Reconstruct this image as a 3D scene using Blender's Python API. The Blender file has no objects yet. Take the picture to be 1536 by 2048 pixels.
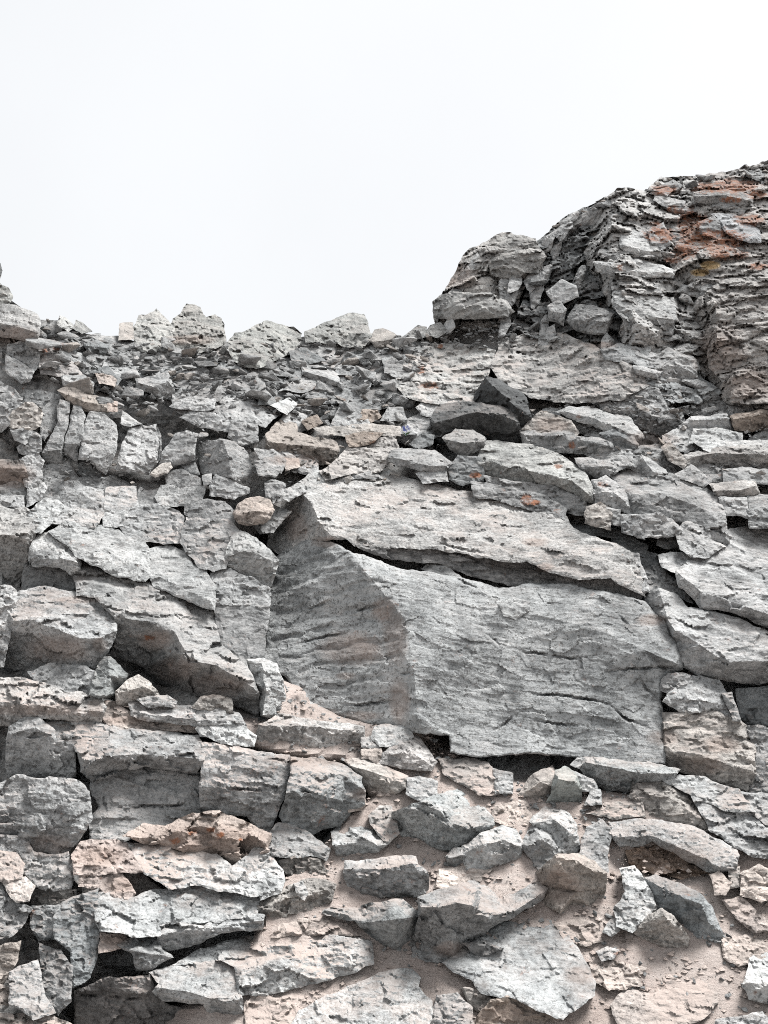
import bpy, math, random
import numpy as np
from mathutils import Vector
from mathutils.geometry import delaunay_2d_cdt

# ------------------------------------------------------------------ camera, light, exposure
SC = bpy.context.scene
COL = SC.collection
W0, H0 = 1536.0, 2048.0
PITCH = math.radians(6.0)
CAM_Z = 1.6
VFOV = math.radians(66.0)
F = (H0 / 2) / math.tan(VFOV / 2)

cam_d = bpy.data.cameras.new('camera')
cam = bpy.data.objects.new('camera', cam_d)
COL.objects.link(cam)
cam.location = (0, 0, CAM_Z)
cam.rotation_euler = (math.radians(90) + PITCH, 0, 0)
cam_d.sensor_fit = 'VERTICAL'
cam_d.angle = VFOV
cam_d.clip_start = 0.05
cam_d.clip_end = 3000
SC.camera = cam

SUN_EL, SUN_AZ = math.radians(62), math.radians(64)      # azimuth clockwise from +Y (the view direction)
world = bpy.data.worlds.new('World')
SC.world = world
world.use_nodes = True
wn = world.node_tree.nodes
wl = world.node_tree.links
wn.clear()
w_out = wn.new('ShaderNodeOutputWorld')
w_bg = wn.new('ShaderNodeBackground')
w_sky = wn.new('ShaderNodeTexSky')
w_sky.sky_type = 'NISHITA'
w_sky.sun_disc = False
w_sky.sun_elevation = SUN_EL
w_sky.sun_rotation = SUN_AZ
w_sky.air_density = 1.0
w_sky.dust_density = 6.0
# overcast: the blue sky is hidden behind an even white cloud deck with faint texture
w_tc = wn.new('ShaderNodeTexCoord')
w_nz = wn.new('ShaderNodeTexNoise')
w_nz.inputs['Scale'].default_value = 2.2
w_nz.inputs['Detail'].default_value = 5
w_rm = wn.new('ShaderNodeMapRange')
w_rm.inputs['From Min'].default_value = 0.3
w_rm.inputs['From Max'].default_value = 0.7
w_rm.inputs['To Min'].default_value = 0.97
w_rm.inputs['To Max'].default_value = 1.03
w_cl = wn.new('ShaderNodeMix'); w_cl.data_type = 'RGBA'; w_cl.blend_type = 'MULTIPLY'
w_cl.inputs['Factor'].default_value = 1.0
w_cl.inputs['A'].default_value = (1.46, 1.48, 1.49, 1)
w_mx = wn.new('ShaderNodeMix'); w_mx.data_type = 'RGBA'
w_mx.inputs['Factor'].default_value = 0.97
wl.new(w_tc.outputs['Generated'], w_nz.inputs['Vector'])
wl.new(w_nz.outputs['Fac'], w_rm.inputs['Value'])
wl.new(w_rm.outputs['Result'], w_cl.inputs['B'])
wl.new(w_sky.outputs['Color'], w_mx.inputs['A'])
wl.new(w_cl.outputs['Result'], w_mx.inputs['B'])
wl.new(w_mx.outputs['Result'], w_bg.inputs['Color'])
w_bg.inputs['Strength'].default_value = 0.10
wl.new(w_bg.outputs['Background'], w_out.inputs['Surface'])

sun_d = bpy.data.lights.new('sun', 'SUN')
sun_d.energy = 1.5
sun_d.angle = math.radians(25)
sun_d.color = (1.0, 0.985, 0.965)
sun = bpy.data.objects.new('sun', sun_d)
COL.objects.link(sun)
sdir = Vector((math.sin(SUN_AZ) * math.cos(SUN_EL), math.cos(SUN_AZ) * math.cos(SUN_EL), math.sin(SUN_EL)))
sun.rotation_euler = sdir.to_track_quat('Z', 'Y').to_euler()
sun.location = (6, -6, 12)

SC.view_settings.view_transform = 'Standard'
SC.view_settings.look = 'None'
SC.view_settings.exposure = 2.65
SC.view_settings.gamma = 1.0
SC.view_settings.use_curve_mapping = False
SC.cycles.use_denoising = False
SC.cycles.filter_width = 1.0
SC.cycles.max_bounces = 6
SC.cycles.diffuse_bounces = 1

random.seed(7)
RNG = np.random.default_rng(11)

# ------------------------------------------------------------------ noise (numpy)
def _h(ix, iy, iz, seed):
    h = (ix.astype(np.uint32) * np.uint32(374761393) + iy.astype(np.uint32) * np.uint32(668265263)
         + iz.astype(np.uint32) * np.uint32(2147483647 & 1274126177) + np.uint32((seed * 977) & 0xffffffff))
    h ^= h >> np.uint32(13)
    h *= np.uint32(1274126177)
    h ^= h >> np.uint32(16)
    h *= np.uint32(2246822519)
    h ^= h >> np.uint32(13)
    return h

def _r(h):
    return h.astype(np.float64) / 4294967295.0

def noise(p, seed=0):
    """gradient noise in about -1..1"""
    i = np.floor(p).astype(np.int64)
    f = p - i
    u = f * f * f * (f * (f * 6 - 15) + 10)
    out = np.zeros(len(p))
    for dx in (0, 1):
        wx = u[:, 0] if dx else 1 - u[:, 0]
        for dy in (0, 1):
            wy = u[:, 1] if dy else 1 - u[:, 1]
            for dz in (0, 1):
                wz = u[:, 2] if dz else 1 - u[:, 2]
                h = _h(i[:, 0] + dx, i[:, 1] + dy, i[:, 2] + dz, seed)
                gx = ((h & np.uint32(1023)).astype(np.float64) / 511.5 - 1)
                gy = (((h >> np.uint32(10)) & np.uint32(1023)).astype(np.float64) / 511.5 - 1)
                gz = (((h >> np.uint32(20)) & np.uint32(1023)).astype(np.float64) / 511.5 - 1)
                out += wx * wy * wz * (gx * (f[:, 0] - dx) + gy * (f[:, 1] - dy) + gz * (f[:, 2] - dz))
    return out * 1.3

def fbm(p, octv=4, seed=0, rough=0.5):
    a, s, t = 1.0, np.zeros(len(p)), 0.0
    for k in range(octv):
        s += a * noise(p * (2.03 ** k) + 17.3 * k, seed + k)
        t += a
        a *= rough
    return s / t * 1.6

def cells(p, seed=0):
    """nearest jittered cell: vector to its centre and three random numbers; also F2-F1"""
    i = np.floor(p).astype(np.int64)
    n = len(p)
    best = np.full(n, 1e9); second = np.full(n, 1e9)
    vec = np.zeros((n, 3)); rid = np.zeros((n, 3))
    for dx in (-1, 0, 1):
        for dy in (-1, 0, 1):
            for dz in (-1, 0, 1):
                c = i + np.array([dx, dy, dz])
                h = _h(c[:, 0], c[:, 1], c[:, 2], seed)
                o = np.stack([(h & np.uint32(1023)) / 1023.0, ((h >> np.uint32(10)) & np.uint32(1023)) / 1023.0,
                              ((h >> np.uint32(20)) & np.uint32(1023)) / 1023.0], 1)
                v = p - (c + 0.1 + 0.8 * o)
                d = (v * v).sum(1)
                closer = d < best
                second = np.where(closer, best, np.minimum(second, d))
                best = np.where(closer, d, best)
                vec[closer] = v[closer]
                h2 = _h(c[:, 0] + 91, c[:, 1] - 37, c[:, 2] + 11, seed + 5)
                r = np.stack([(h2 & np.uint32(1023)) / 511.5 - 1, ((h2 >> np.uint32(10)) & np.uint32(1023)) / 511.5 - 1,
                              ((h2 >> np.uint32(20)) & np.uint32(1023)) / 511.5 - 1], 1)
                rid[closer] = r[closer]
    return vec, rid, np.sqrt(second) - np.sqrt(best)

# ------------------------------------------------------------------ the lie of the land
def tan_el(py):
    return np.tan(PITCH + np.arctan((H0 / 2 - np.asarray(py, float)) / F))

def dirs(px, py):
    """view ray through a point of the photograph, forward component 1"""
    a = (np.asarray(px, float) - W0 / 2) / F
    b = (H0 / 2 - np.asarray(py, float)) / F
    y = math.cos(PITCH) - b * math.sin(PITCH)
    z = math.sin(PITCH) + b * math.cos(PITCH)
    return np.stack([a / y, np.ones_like(y), z / y], -1)

SKY = np.array([(-2500, 520), (-600, 560), (-5, 585), (20, 600), (76, 640), (120, 642), (150, 656), (170, 668), (215, 673), (240, 672), (270, 684),
    (340, 684), (450, 684), (510, 684), (610, 674), (640, 668), (740, 682), (790, 678), (820, 668), (860, 662), (870, 640),
    (882, 602), (915, 562), (942, 508), (985, 480), (1065, 490), (1100, 468), (1140, 432), (1200, 406), (1240, 382),
    (1290, 386), (1320, 362), (1380, 354), (1440, 352), (1480, 345), (1536, 326), (1700, 285), (2600, 220), (4200, 230)], float)

def skyline(px):
    return np.interp(px, SKY[:, 0], SKY[:, 1])

# steepness of the hillside (degrees) at spots of the view
SLOPES = np.array([
    (100, 2000, 40), (400, 2000, 34), (800, 2000, 30), (1200, 2000, 30), (1500, 2000, 32),
    (100, 1750, 46), (400, 1750, 40), (800, 1750, 30), (1200, 1750, 32), (1500, 1750, 36),
    (100, 1560, 58), (400, 1560, 56), (700, 1560, 42), (1000, 1590, 32), (1400, 1600, 40),
    (100, 1350, 50), (300, 1250, 46), (480, 1250, 52), (650, 1300, 62), (950, 1350, 64), (1250, 1350, 62), (1480, 1350, 56),
    (100, 1080, 48), (300, 1080, 46), (480, 1060, 48), (680, 1040, 46), (950, 1050, 44), (1250, 1050, 50), (1480, 1100, 50),
    (100, 900, 56), (250, 890, 60), (430, 910, 56), (650, 900, 38), (850, 900, 42), (1100, 900, 44), (1400, 900, 42),
    (40, 740, 60), (250, 740, 40), (450, 750, 38), (650, 740, 39), (850, 750, 42), (1050, 750, 46), (1250, 760, 52), (1450, 720, 62),
    (950, 600, 58), (1100, 560, 60), (1250, 560, 58), (1450, 560, 60), (1200, 430, 56), (1400, 400, 56), (20, 640, 60),
    (400, 640, 40), (700, 640, 40)], float)

GX = np.arange(-2500, 4201, 20.0)
GY = np.arange(2320, 199, -8.0)
SLOPES = np.array([(a, b, s * (0.93 if b > 950 else 0.97)) for a, b, s in SLOPES])
def _slopes():
    X, Y = np.meshgrid(np.clip(GX, -150, 1690), GY)
    num = np.zeros_like(X); den = np.zeros_like(X)
    for (cx, cy, s) in SLOPES:
        d2 = (X - cx) ** 2 + (1.3 * (Y - cy)) ** 2
        w = 1.0 / (d2 + 60.0 ** 2) ** 2
        num += w * s; den += w
    return np.radians(num / den)
SLG = _slopes()
YG = np.zeros((len(GY), len(GX)))
YG[0] = 2.55
_t = tan_el(GY)
for k in range(1, len(GY)):
    dt = _t[k] - _t[k - 1]
    YG[k] = YG[k - 1] + YG[k - 1] * dt / np.maximum(np.tan(SLG[k]) - _t[k], 0.20)
CG = 1.0 / np.maximum(np.tan(SLG) - _t[:, None], 0.20)

def _bil(G, px, py):
    px = np.asarray(px, float); py = np.asarray(py, float)
    u = np.clip((px - GX[0]) / 20.0, 0, len(GX) - 1.001)
    v = np.clip((GY[0] - py) / 8.0, 0, len(GY) - 1.001)
    i = u.astype(int); j = v.astype(int); a = u - i; b = v - j
    return (G[j, i] * (1 - a) * (1 - b) + G[j, i + 1] * a * (1 - b) + G[j + 1, i] * (1 - a) * b + G[j + 1, i + 1] * a * b)

def depth(px, py):
    return _bil(YG, px, py)

def recede(px, py):
    return _bil(CG, px, py)

def place(px, py, h, Y=None):
    """a point on the ground seen at px, py, brought h (in picture units at that distance) out of the slope"""
    if Y is None:
        Y = depth(px, py)
    d = dirs(px, py)
    return np.array([0, 0, CAM_Z]) + d * (Y * (1 - np.asarray(h) / F))[..., None]

# ------------------------------------------------------------------ materials
class NT:
    def __init__(self, m):
        self.t = m.node_tree; self.n = self.t.nodes; self.l = self.t.links
    def new(self, k, **kw):
        o = self.n.new(k)
        for a, v in kw.items(): setattr(o, a, v)
        return o
    def put(self, sock, v):
        if isinstance(v, bpy.types.NodeSocket): self.l.new(v, sock)
        else: sock.default_value = v
    def math(self, op, a, b=0.0, c=0.0, clamp=False):
        o = self.new('ShaderNodeMath', operation=op); o.use_clamp = clamp
        self.put(o.inputs[0], a); self.put(o.inputs[1], b)
        if len(o.inputs) > 2: self.put(o.inputs[2], c)
        return o.outputs[0]
    def rng(self, v, a, b, c, d, smooth=False):
        o = self.new('ShaderNodeMapRange')
        if smooth: o.interpolation_type = 'SMOOTHSTEP'
        self.put(o.inputs['Value'], v)
        for k, x in zip(('From Min', 'From Max', 'To Min', 'To Max'), (a, b, c, d)): o.inputs[k].default_value = x
        return o.outputs['Result']
    def noise(self, vec, scale, detail=4, rough=0.5, dist=0.0):
        o = self.new('ShaderNodeTexNoise')
        self.put(o.inputs['Vector'], vec)
        o.inputs['Scale'].default_value = scale; o.inputs['Detail'].default_value = detail
        o.inputs['Roughness'].default_value = rough; o.inputs['Distortion'].default_value = dist
        return o.outputs['Fac']
    def mix(self, f, a, b, mode='MIX'):
        o = self.new('ShaderNodeMix', data_type='RGBA', blend_type=mode)
        self.put(o.inputs['Factor'], f); self.put(o.inputs['A'], a); self.put(o.inputs['B'], b)
        return o.outputs['Result']
    def ramp(self, f, stops):
        o = self.new('ShaderNodeValToRGB'); e = o.color_ramp.elements
        while len(e) < len(stops): e.new(0.5)
        for q, (p, c) in zip(e, stops): q.position = p; q.color = tuple(c) + (1,)
        self.put(o.inputs['Fac'], f)
        return o.outputs['Color']

BED = Vector((0.12, 0.38, 0.90)).normalized()

def rock_material(name, sand=False):
    m = bpy.data.materials.new(name); m.use_nodes = True
    N = NT(m); N.n.clear()
    out = N.new('ShaderNodeOutputMaterial'); bs = N.new('ShaderNodeBsdfPrincipled')
    N.l.new(bs.outputs[0], out.inputs['Surface'])
    geo = N.new('ShaderNodeNewGeometry'); pos = geo.outputs['Position']
    oi = N.new('ShaderNodeObjectInfo')
    wpos = pos
    if not sand:                                   # every stone its own piece of the pattern
        sh = N.new('ShaderNodeVectorMath', operation='MULTIPLY_ADD')
        N.l.new(oi.outputs['Random'], sh.inputs[0]); sh.inputs[1].default_value = (37.0, 19.0, 53.0); N.l.new(pos, sh.inputs[2])
        pos = sh.outputs[0]
    _rs = N.math('FRACT', N.math('MULTIPLY', oi.outputs['Random'], 23.7))
    if not sand:
        sc = N.new('ShaderNodeVectorMath', operation='SCALE'); N.l.new(pos, sc.inputs[0]); N.l.new(N.math('MULTIPLY_ADD', _rs, 0.9, 0.65), sc.inputs['Scale'])
        pos = sc.outputs[0]
    rnd2 = N.math('FRACT', N.math('MULTIPLY', oi.outputs['Random'], 7.13))
    rnd3 = N.math('FRACT', N.math('MULTIPLY', oi.outputs['Random'], 13.7))
    # bedding frame: stretch along the beds
    mp = N.new('ShaderNodeMapping', vector_type='TEXTURE')
    N.l.new(pos, mp.inputs['Vector'])
    mp.inputs['Rotation'].default_value = BED.to_track_quat('Z', 'Y').to_euler()
    mp.inputs['Scale'].default_value = (1.0, 1.0, 0.16)
    bed = mp.outputs['Vector']
    big = N.noise(pos, 0.9, 5, 0.6)
    mid = N.noise(pos, 5.0, 7, 0.68, 0.3)
    fine = N.noise(pos, 30.0, 7, 0.85)
    streak = N.noise(bed, 7.0, 8, 0.72, 0.4)
    grain = N.noise(pos, 190.0, 3, 0.7)
    t = N.math('ADD', N.math('MULTIPLY', streak, N.math('MULTIPLY_ADD', rnd2, 0.30, 0.12)), N.math('MULTIPLY', mid, 0.46))
    t = N.math('ADD', t, N.math('MULTIPLY', fine, 0.42))
    t = N.math('ADD', t, N.math('MULTIPLY', big, 0.18))
    t = N.math('ADD', t, N.math('MULTIPLY', grain, 0.10))            # mean about 0.73
    if not sand:
        t = N.math('ADD', t, N.math('MULTIPLY_ADD', rnd2, -0.15, 0.03))
        col = N.ramp(t, [(0.48, (0.018, 0.0192, 0.0202)), (0.555, (0.07, 0.0735, 0.0755)), (0.625, (0.185, 0.191, 0.193)), (0.69, (0.295, 0.302, 0.303)), (0.78, (0.40, 0.405, 0.403))])
        # dark pits and flecks of lichen
        fl = N.noise(pos, 62.0, 4, 0.85)
        col = N.mix(N.math('MULTIPLY', N.rng(fl, 0.525, 0.60, 0.0, 1.0), N.math('MULTIPLY_ADD', rnd3, 0.45, 0.45)), col, (0.075, 0.075, 0.073, 1))
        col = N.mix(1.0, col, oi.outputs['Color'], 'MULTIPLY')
        # pale brown dust lying on what faces up, in drifts
        sx = N.new('ShaderNodeSeparateXYZ'); N.l.new(geo.outputs['Normal'], sx.inputs[0])
        up = N.rng(sx.outputs['Z'], 0.45, 0.95, 0.0, 1.0, True)
        dn = N.rng(N.noise(pos, 2.6, 6, 0.65), 0.40, 0.62, 0.0, 1.0, True)
        dust = N.math('MULTIPLY', N.math('MULTIPLY', up, dn), oi.outputs['Alpha'])
        col = N.mix(dust, col, (0.325, 0.277, 0.252, 1))
        # stains: rust-orange lichen, brown earth, yellow
        at = N.new('ShaderNodeAttribute', attribute_name='mark')
        sm = N.new('ShaderNodeSeparateColor'); N.l.new(at.outputs['Color'], sm.inputs[0])
        bl = N.noise(pos, 11.0, 9, 0.85)
        lich = N.rng(N.math('ADD', sm.outputs[0], N.math('MULTIPLY', N.math('SUBTRACT', bl, 0.5), 4.4)), 0.45, 1.05, 0.0, 0.78)
        earth = N.rng(N.math('ADD', sm.outputs[1], N.math('MULTIPLY', N.math('SUBTRACT', mid, 0.5), 2.4)), 0.25, 1.25, 0.0, 0.62)
        yel = N.rng(N.math('ADD', sm.outputs[2], N.math('MULTIPLY', N.math('SUBTRACT', bl, 0.5), 1.6)), 0.5, 0.8, 0.0, 0.7)
        ecol = N.mix(fine, (0.09, 0.066, 0.055, 1), (0.30, 0.23, 0.195, 1))
        col = N.mix(earth, col, ecol)
        lcol = N.mix(N.rng(bl, 0.38, 0.62, 0.0, 1.0), (0.045, 0.02, 0.012, 1), (0.25, 0.082, 0.024, 1))
        col = N.mix(lich, col, lcol)
        col = N.mix(yel, col, (0.40, 0.27, 0.11, 1))
        rough = 0.92
    else:
        col = N.ramp(t, [(0.50, (0.225, 0.185, 0.166)), (0.62, (0.335, 0.28, 0.255)), (0.72, (0.41, 0.352, 0.325)), (0.86, (0.47, 0.425, 0.40))])
        pt = N.rng(N.noise(pos, 1.7, 6, 0.7), 0.42, 0.62, 0.0, 1.0, True)
        col = N.mix(N.math('MULTIPLY', pt, 0.55), col, (0.37, 0.325, 0.302, 1))
        pt2 = N.rng(N.noise(pos, 3.9, 7, 0.75), 0.54, 0.66, 0.0, 0.5, True)
        col = N.mix(pt2, col, (0.47, 0.43, 0.405, 1))
        gk = N.noise(pos, 95.0, 3, 0.8)
        col = N.mix(N.rng(gk, 0.58, 0.68, 0.0, 0.6), col, (0.13, 0.11, 0.10, 1))
        col = N.mix(1.0, col, oi.outputs['Color'], 'MULTIPLY')
        rough = 0.97
    N.put(bs.inputs['Base Color'], col)
    bs.inputs['Roughness'].default_value = rough
    bs.inputs['Specular IOR Level'].default_value = 0.25
    hgt = N.math('ADD', N.math('MULTIPLY', streak, 0.045 if not sand else 0.02), N.math('MULTIPLY', mid, 0.05 if not sand else 0.03))
    hgt = N.math('ADD', hgt, N.math('MULTIPLY', fine, 0.022))
    hgt = N.math('ADD', hgt, N.math('MULTIPLY', grain, 0.006))
    bp = N.new('ShaderNodeBump'); bp.inputs['Strength'].default_value = 0.45 if not sand else 0.8; bp.inputs['Distance'].default_value = 1.0
    N.l.new(hgt, bp.inputs['Height']); N.l.new(bp.outputs[0], bs.inputs['Normal'])
    return m

M_ROCK = rock_material('weathered_rock')
M_SAND = rock_material('dry_earth', sand=True)

def plain(name, col, rough=0.6):
    m = bpy.data.materials.new(name); m.use_nodes = True
    N = NT(m); b = N.n['Principled BSDF']
    tc = N.new('ShaderNodeNewGeometry')
    v = N.noise(tc.outputs['Position'], 90, 4, 0.6)
    c = N.mix(v, tuple(x * 0.6 for x in col) + (1,), tuple(min(1, x * 1.35) for x in col) + (1,))
    N.put(b.inputs['Base Color'], c); b.inputs['Roughness'].default_value = rough
    return m

# ------------------------------------------------------------------ rock builder
SP = 4.0            # spacing of the surface points, in picture units
GAP = 0.0
PEND = []
TRACED = []
MARKS = []          # (px, py, radius x, radius y, channel) stains on the stone

def pts(s):
    out = []
    for tok in s.split():
        a = [float(x) for x in tok.split(',')]
        out.append(a if len(a) == 3 else a + [None])
    return out

def inside(poly, P):
    x, y = P[:, 0], P[:, 1]
    r = np.zeros(len(P), bool)
    n = len(poly)
    for i in range(n):
        x1, y1 = poly[i]; x2, y2 = poly[(i + 1) % n]
        if y1 == y2: continue
        c = ((y1 > y) != (y2 > y)) & (x < (x2 - x1) * (y - y1) / (y2 - y1) + x1)
        r ^= c
    return r

def seg_dist(P, A, B, chunk=4000):
    out = np.empty(len(P))
    AB = B - A
    L = np.maximum((AB * AB).sum(1), 1e-9)
    for k in range(0, len(P), chunk):
        q = P[k:k + chunk]
        v = q[:, None, :] - A[None]
        t = np.clip((v * AB[None]).sum(2) / L[None], 0, 1)
        d = v - t[..., None] * AB[None]
        out[k:k + chunk] = np.sqrt((d * d).sum(2).min(1))
    return out

def densify(P, sp, closed=True):
    P = np.asarray(P, float)
    out = []
    n = len(P)
    for i in range(n if closed else n - 1):
        a, b = P[i], P[(i + 1) % n]
        k = max(1, int(round(np.linalg.norm((b - a)[:2]) / sp)))
        for j in range(k):
            out.append(a + (b - a) * j / k)
    if not closed: out.append(P[-1])
    return np.array(out)

def warp(P, amp):
    """shared wander of all outlines, so that edges are ragged and neighbours still fit"""
    q = np.c_[P[:, 0] / 38.0, P[:, 1] / 38.0, np.zeros(len(P))]
    dx = fbm(q, 4, 3, 0.6); dy = fbm(q + 31.7, 4, 9, 0.6)
    return P + amp * np.c_[dx, dy]

def R(name, label, outline, ridges='', cracks='', grooves='', cat=None, m=22.0, fl=0.45, ov=1.35, g=0.0, gx=0.0, lift=0.0,
      tint=(1, 1, 1), dust=0.2, rg=1.0, st=1.0, bw=2.6, grow=4.5, jag=0.0, parent=None, group=None, kind=None, thick=None, mat=None, wa=5.0, seat=None, sp=None, cw=3.0, cd=16.0):
    o = pts(outline) if isinstance(outline, str) else [list(a) + [None] * (3 - len(a)) for a in outline]
    rd = [pts(s) for s in ridges.split('|')] if ridges else []
    ck = [np.array([q[:2] for q in pts(s)]) for s in cracks.split('|')] if cracks else []
    gv = [np.array([q[:2] for q in pts(s)]) for s in grooves.split('|')] if grooves else []
    xs = np.array([q[0] for q in o]); ys = np.array([q[1] for q in o])
    cx, cy = xs.mean(), ys.mean()
    c = float(recede(cx, cy)); c = min(c, 2.6)
    if seat is None: seat = cy > 1560 and cx > 620 and m > 22
    if cy > 1400: dust = min(1.0, dust + 0.25)
    fl *= 1.9 if cy > 1380 else 1.35
    if rd:
        for r in rd:
            for q in r:
                if q[2] is None: q[2] = m
        if seat:                        # a stone bedded in the earth: its front comes down to the ground
            b0 = sum(q[2] for q in rd[-1]) / len(rd[-1])
            for q in rd[-1]:
                yb = [y1 + (y2 - y1) * (q[0] - x1) / (x2 - x1) for (x1, y1), (x2, y2) in zip(zip(xs, ys), zip(np.roll(xs, -1), np.roll(ys, -1))) if (x1 > q[0]) != (x2 > q[0])]
                q[2] = min(max(1.25 * ov * c * ((max(yb) if yb else q[1]) - q[1]) - 5, 0.65 * q[2]), 135)
            d0 = sum(q[2] for q in rd[-1]) / len(rd[-1]) - b0
            for r in rd[:-1]:
                for q in r: q[2] += d0
        r0 = sorted(rd[0], key=lambda q: q[0]); r1 = sorted(rd[-1], key=lambda q: q[0])
        rx0, ry0, rh0 = np.array(r0, float).T
        rx1, ry1, rh1 = np.array(r1, float).T
        for q in o:
            if q[2] is None:
                yt, ht = np.interp(q[0], rx0, ry0), np.interp(q[0], rx0, rh0)
                yb, hb = np.interp(q[0], rx1, ry1), np.interp(q[0], rx1, rh1)
                if q[1] <= yt: q[2] = ht - fl * c * (yt - q[1])
                elif q[1] >= yb:
                    q[2] = hb - 1.25 * ov * c * (q[1] - yb)
                    if seat and q[1] - yb > 28: q[2] = -5.0
                else: q[2] = ht + (hb - ht) * (q[1] - yt) / max(yb - yt, 1)
    else:
        for q in o:
            if q[2] is None: q[2] = m + g * c * (q[1] - cy) + gx * (q[0] - cx)
    A = np.array(o, float)
    e1 = np.roll(A, -1, 0)[:, :2] - np.roll(A, 1, 0)[:, :2]
    nrm = np.c_[e1[:, 1], -e1[:, 0]] / np.maximum(np.linalg.norm(e1, axis=1), 1e-6)[:, None]
    if ((np.roll(xs, -1) - xs) * (np.roll(ys, -1) + ys)).sum() > 0: nrm = -nrm
    A[:, :2] += nrm * grow
    o = A.tolist()
    jr = random.Random(len(PEND) * 7 + 3)
    rg *= jr.uniform(0.55, 1.1); st *= jr.uniform(0.5, 1.4)
    TRACED.append(np.c_[xs, ys])
    PEND.append(dict(name=name, label=label, cat=cat, o=np.array(o, float), rd=[np.array(r, float) for r in rd], ck=ck, gv=gv, lift=lift, tint=tint,
                     dust=dust, rg=rg, st=st, bw=bw, jag=jag, parent=parent, group=group, kind=kind, thick=thick, mat=mat or M_ROCK, wa=wa, sp=sp or SP, cw=cw, cd=cd))

def tin_height(o, rd, P):
    """height over the coarse facets spanned by outline and ridges"""
    V = [Vector((a[0], a[1])) for a in o]; H = [a[2] for a in o]
    E = [(i, (i + 1) % len(o)) for i in range(len(o))]
    for r in rd:
        b = len(V)
        V += [Vector((a[0], a[1])) for a in r]; H += [a[2] for a in r]
        E += [(b + i, b + i + 1) for i in range(len(r) - 1)]
    H = np.array(H)
    ov, oe, of, ovv, oee, off = delaunay_2d_cdt(V, E, [], 0, 1e-4)
    OV = np.array([(v.x, v.y) for v in ov])
    OH = np.empty(len(OV)); VV = np.array([(v.x, v.y) for v in V])
    for i, src in enumerate(ovv):
        if len(src): OH[i] = H[src[0]]
        else:
            d = ((VV - OV[i]) ** 2).sum(1) + 1; w = 1 / d ** 2; OH[i] = (w * H).sum() / w.sum()
    out = np.zeros(len(P)); best = np.full(len(P), -1e9)
    for f in of:
        a, b, c = OV[f[0]], OV[f[1]], OV[f[2]]
        det = (b[0] - a[0]) * (c[1] - a[1]) - (c[0] - a[0]) * (b[1] - a[1])
        if abs(det) < 1e-6: continue
        u = ((P[:, 0] - a[0]) * (c[1] - a[1]) - (c[0] - a[0]) * (P[:, 1] - a[1])) / det
        v = ((b[0] - a[0]) * (P[:, 1] - a[1]) - (P[:, 0] - a[0]) * (b[1] - a[1])) / det
        w = 1 - u - v
        q = np.minimum(np.minimum(u, v), w)
        take = q > best
        uu, vv = np.clip(u, -.1, 1.1), np.clip(v, -.1, 1.1)
        val = OH[f[0]] + uu * (OH[f[1]] - OH[f[0]]) + vv * (OH[f[2]] - OH[f[0]])
        out[take] = val[take]; best[take] = q[take]
    return out

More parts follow.
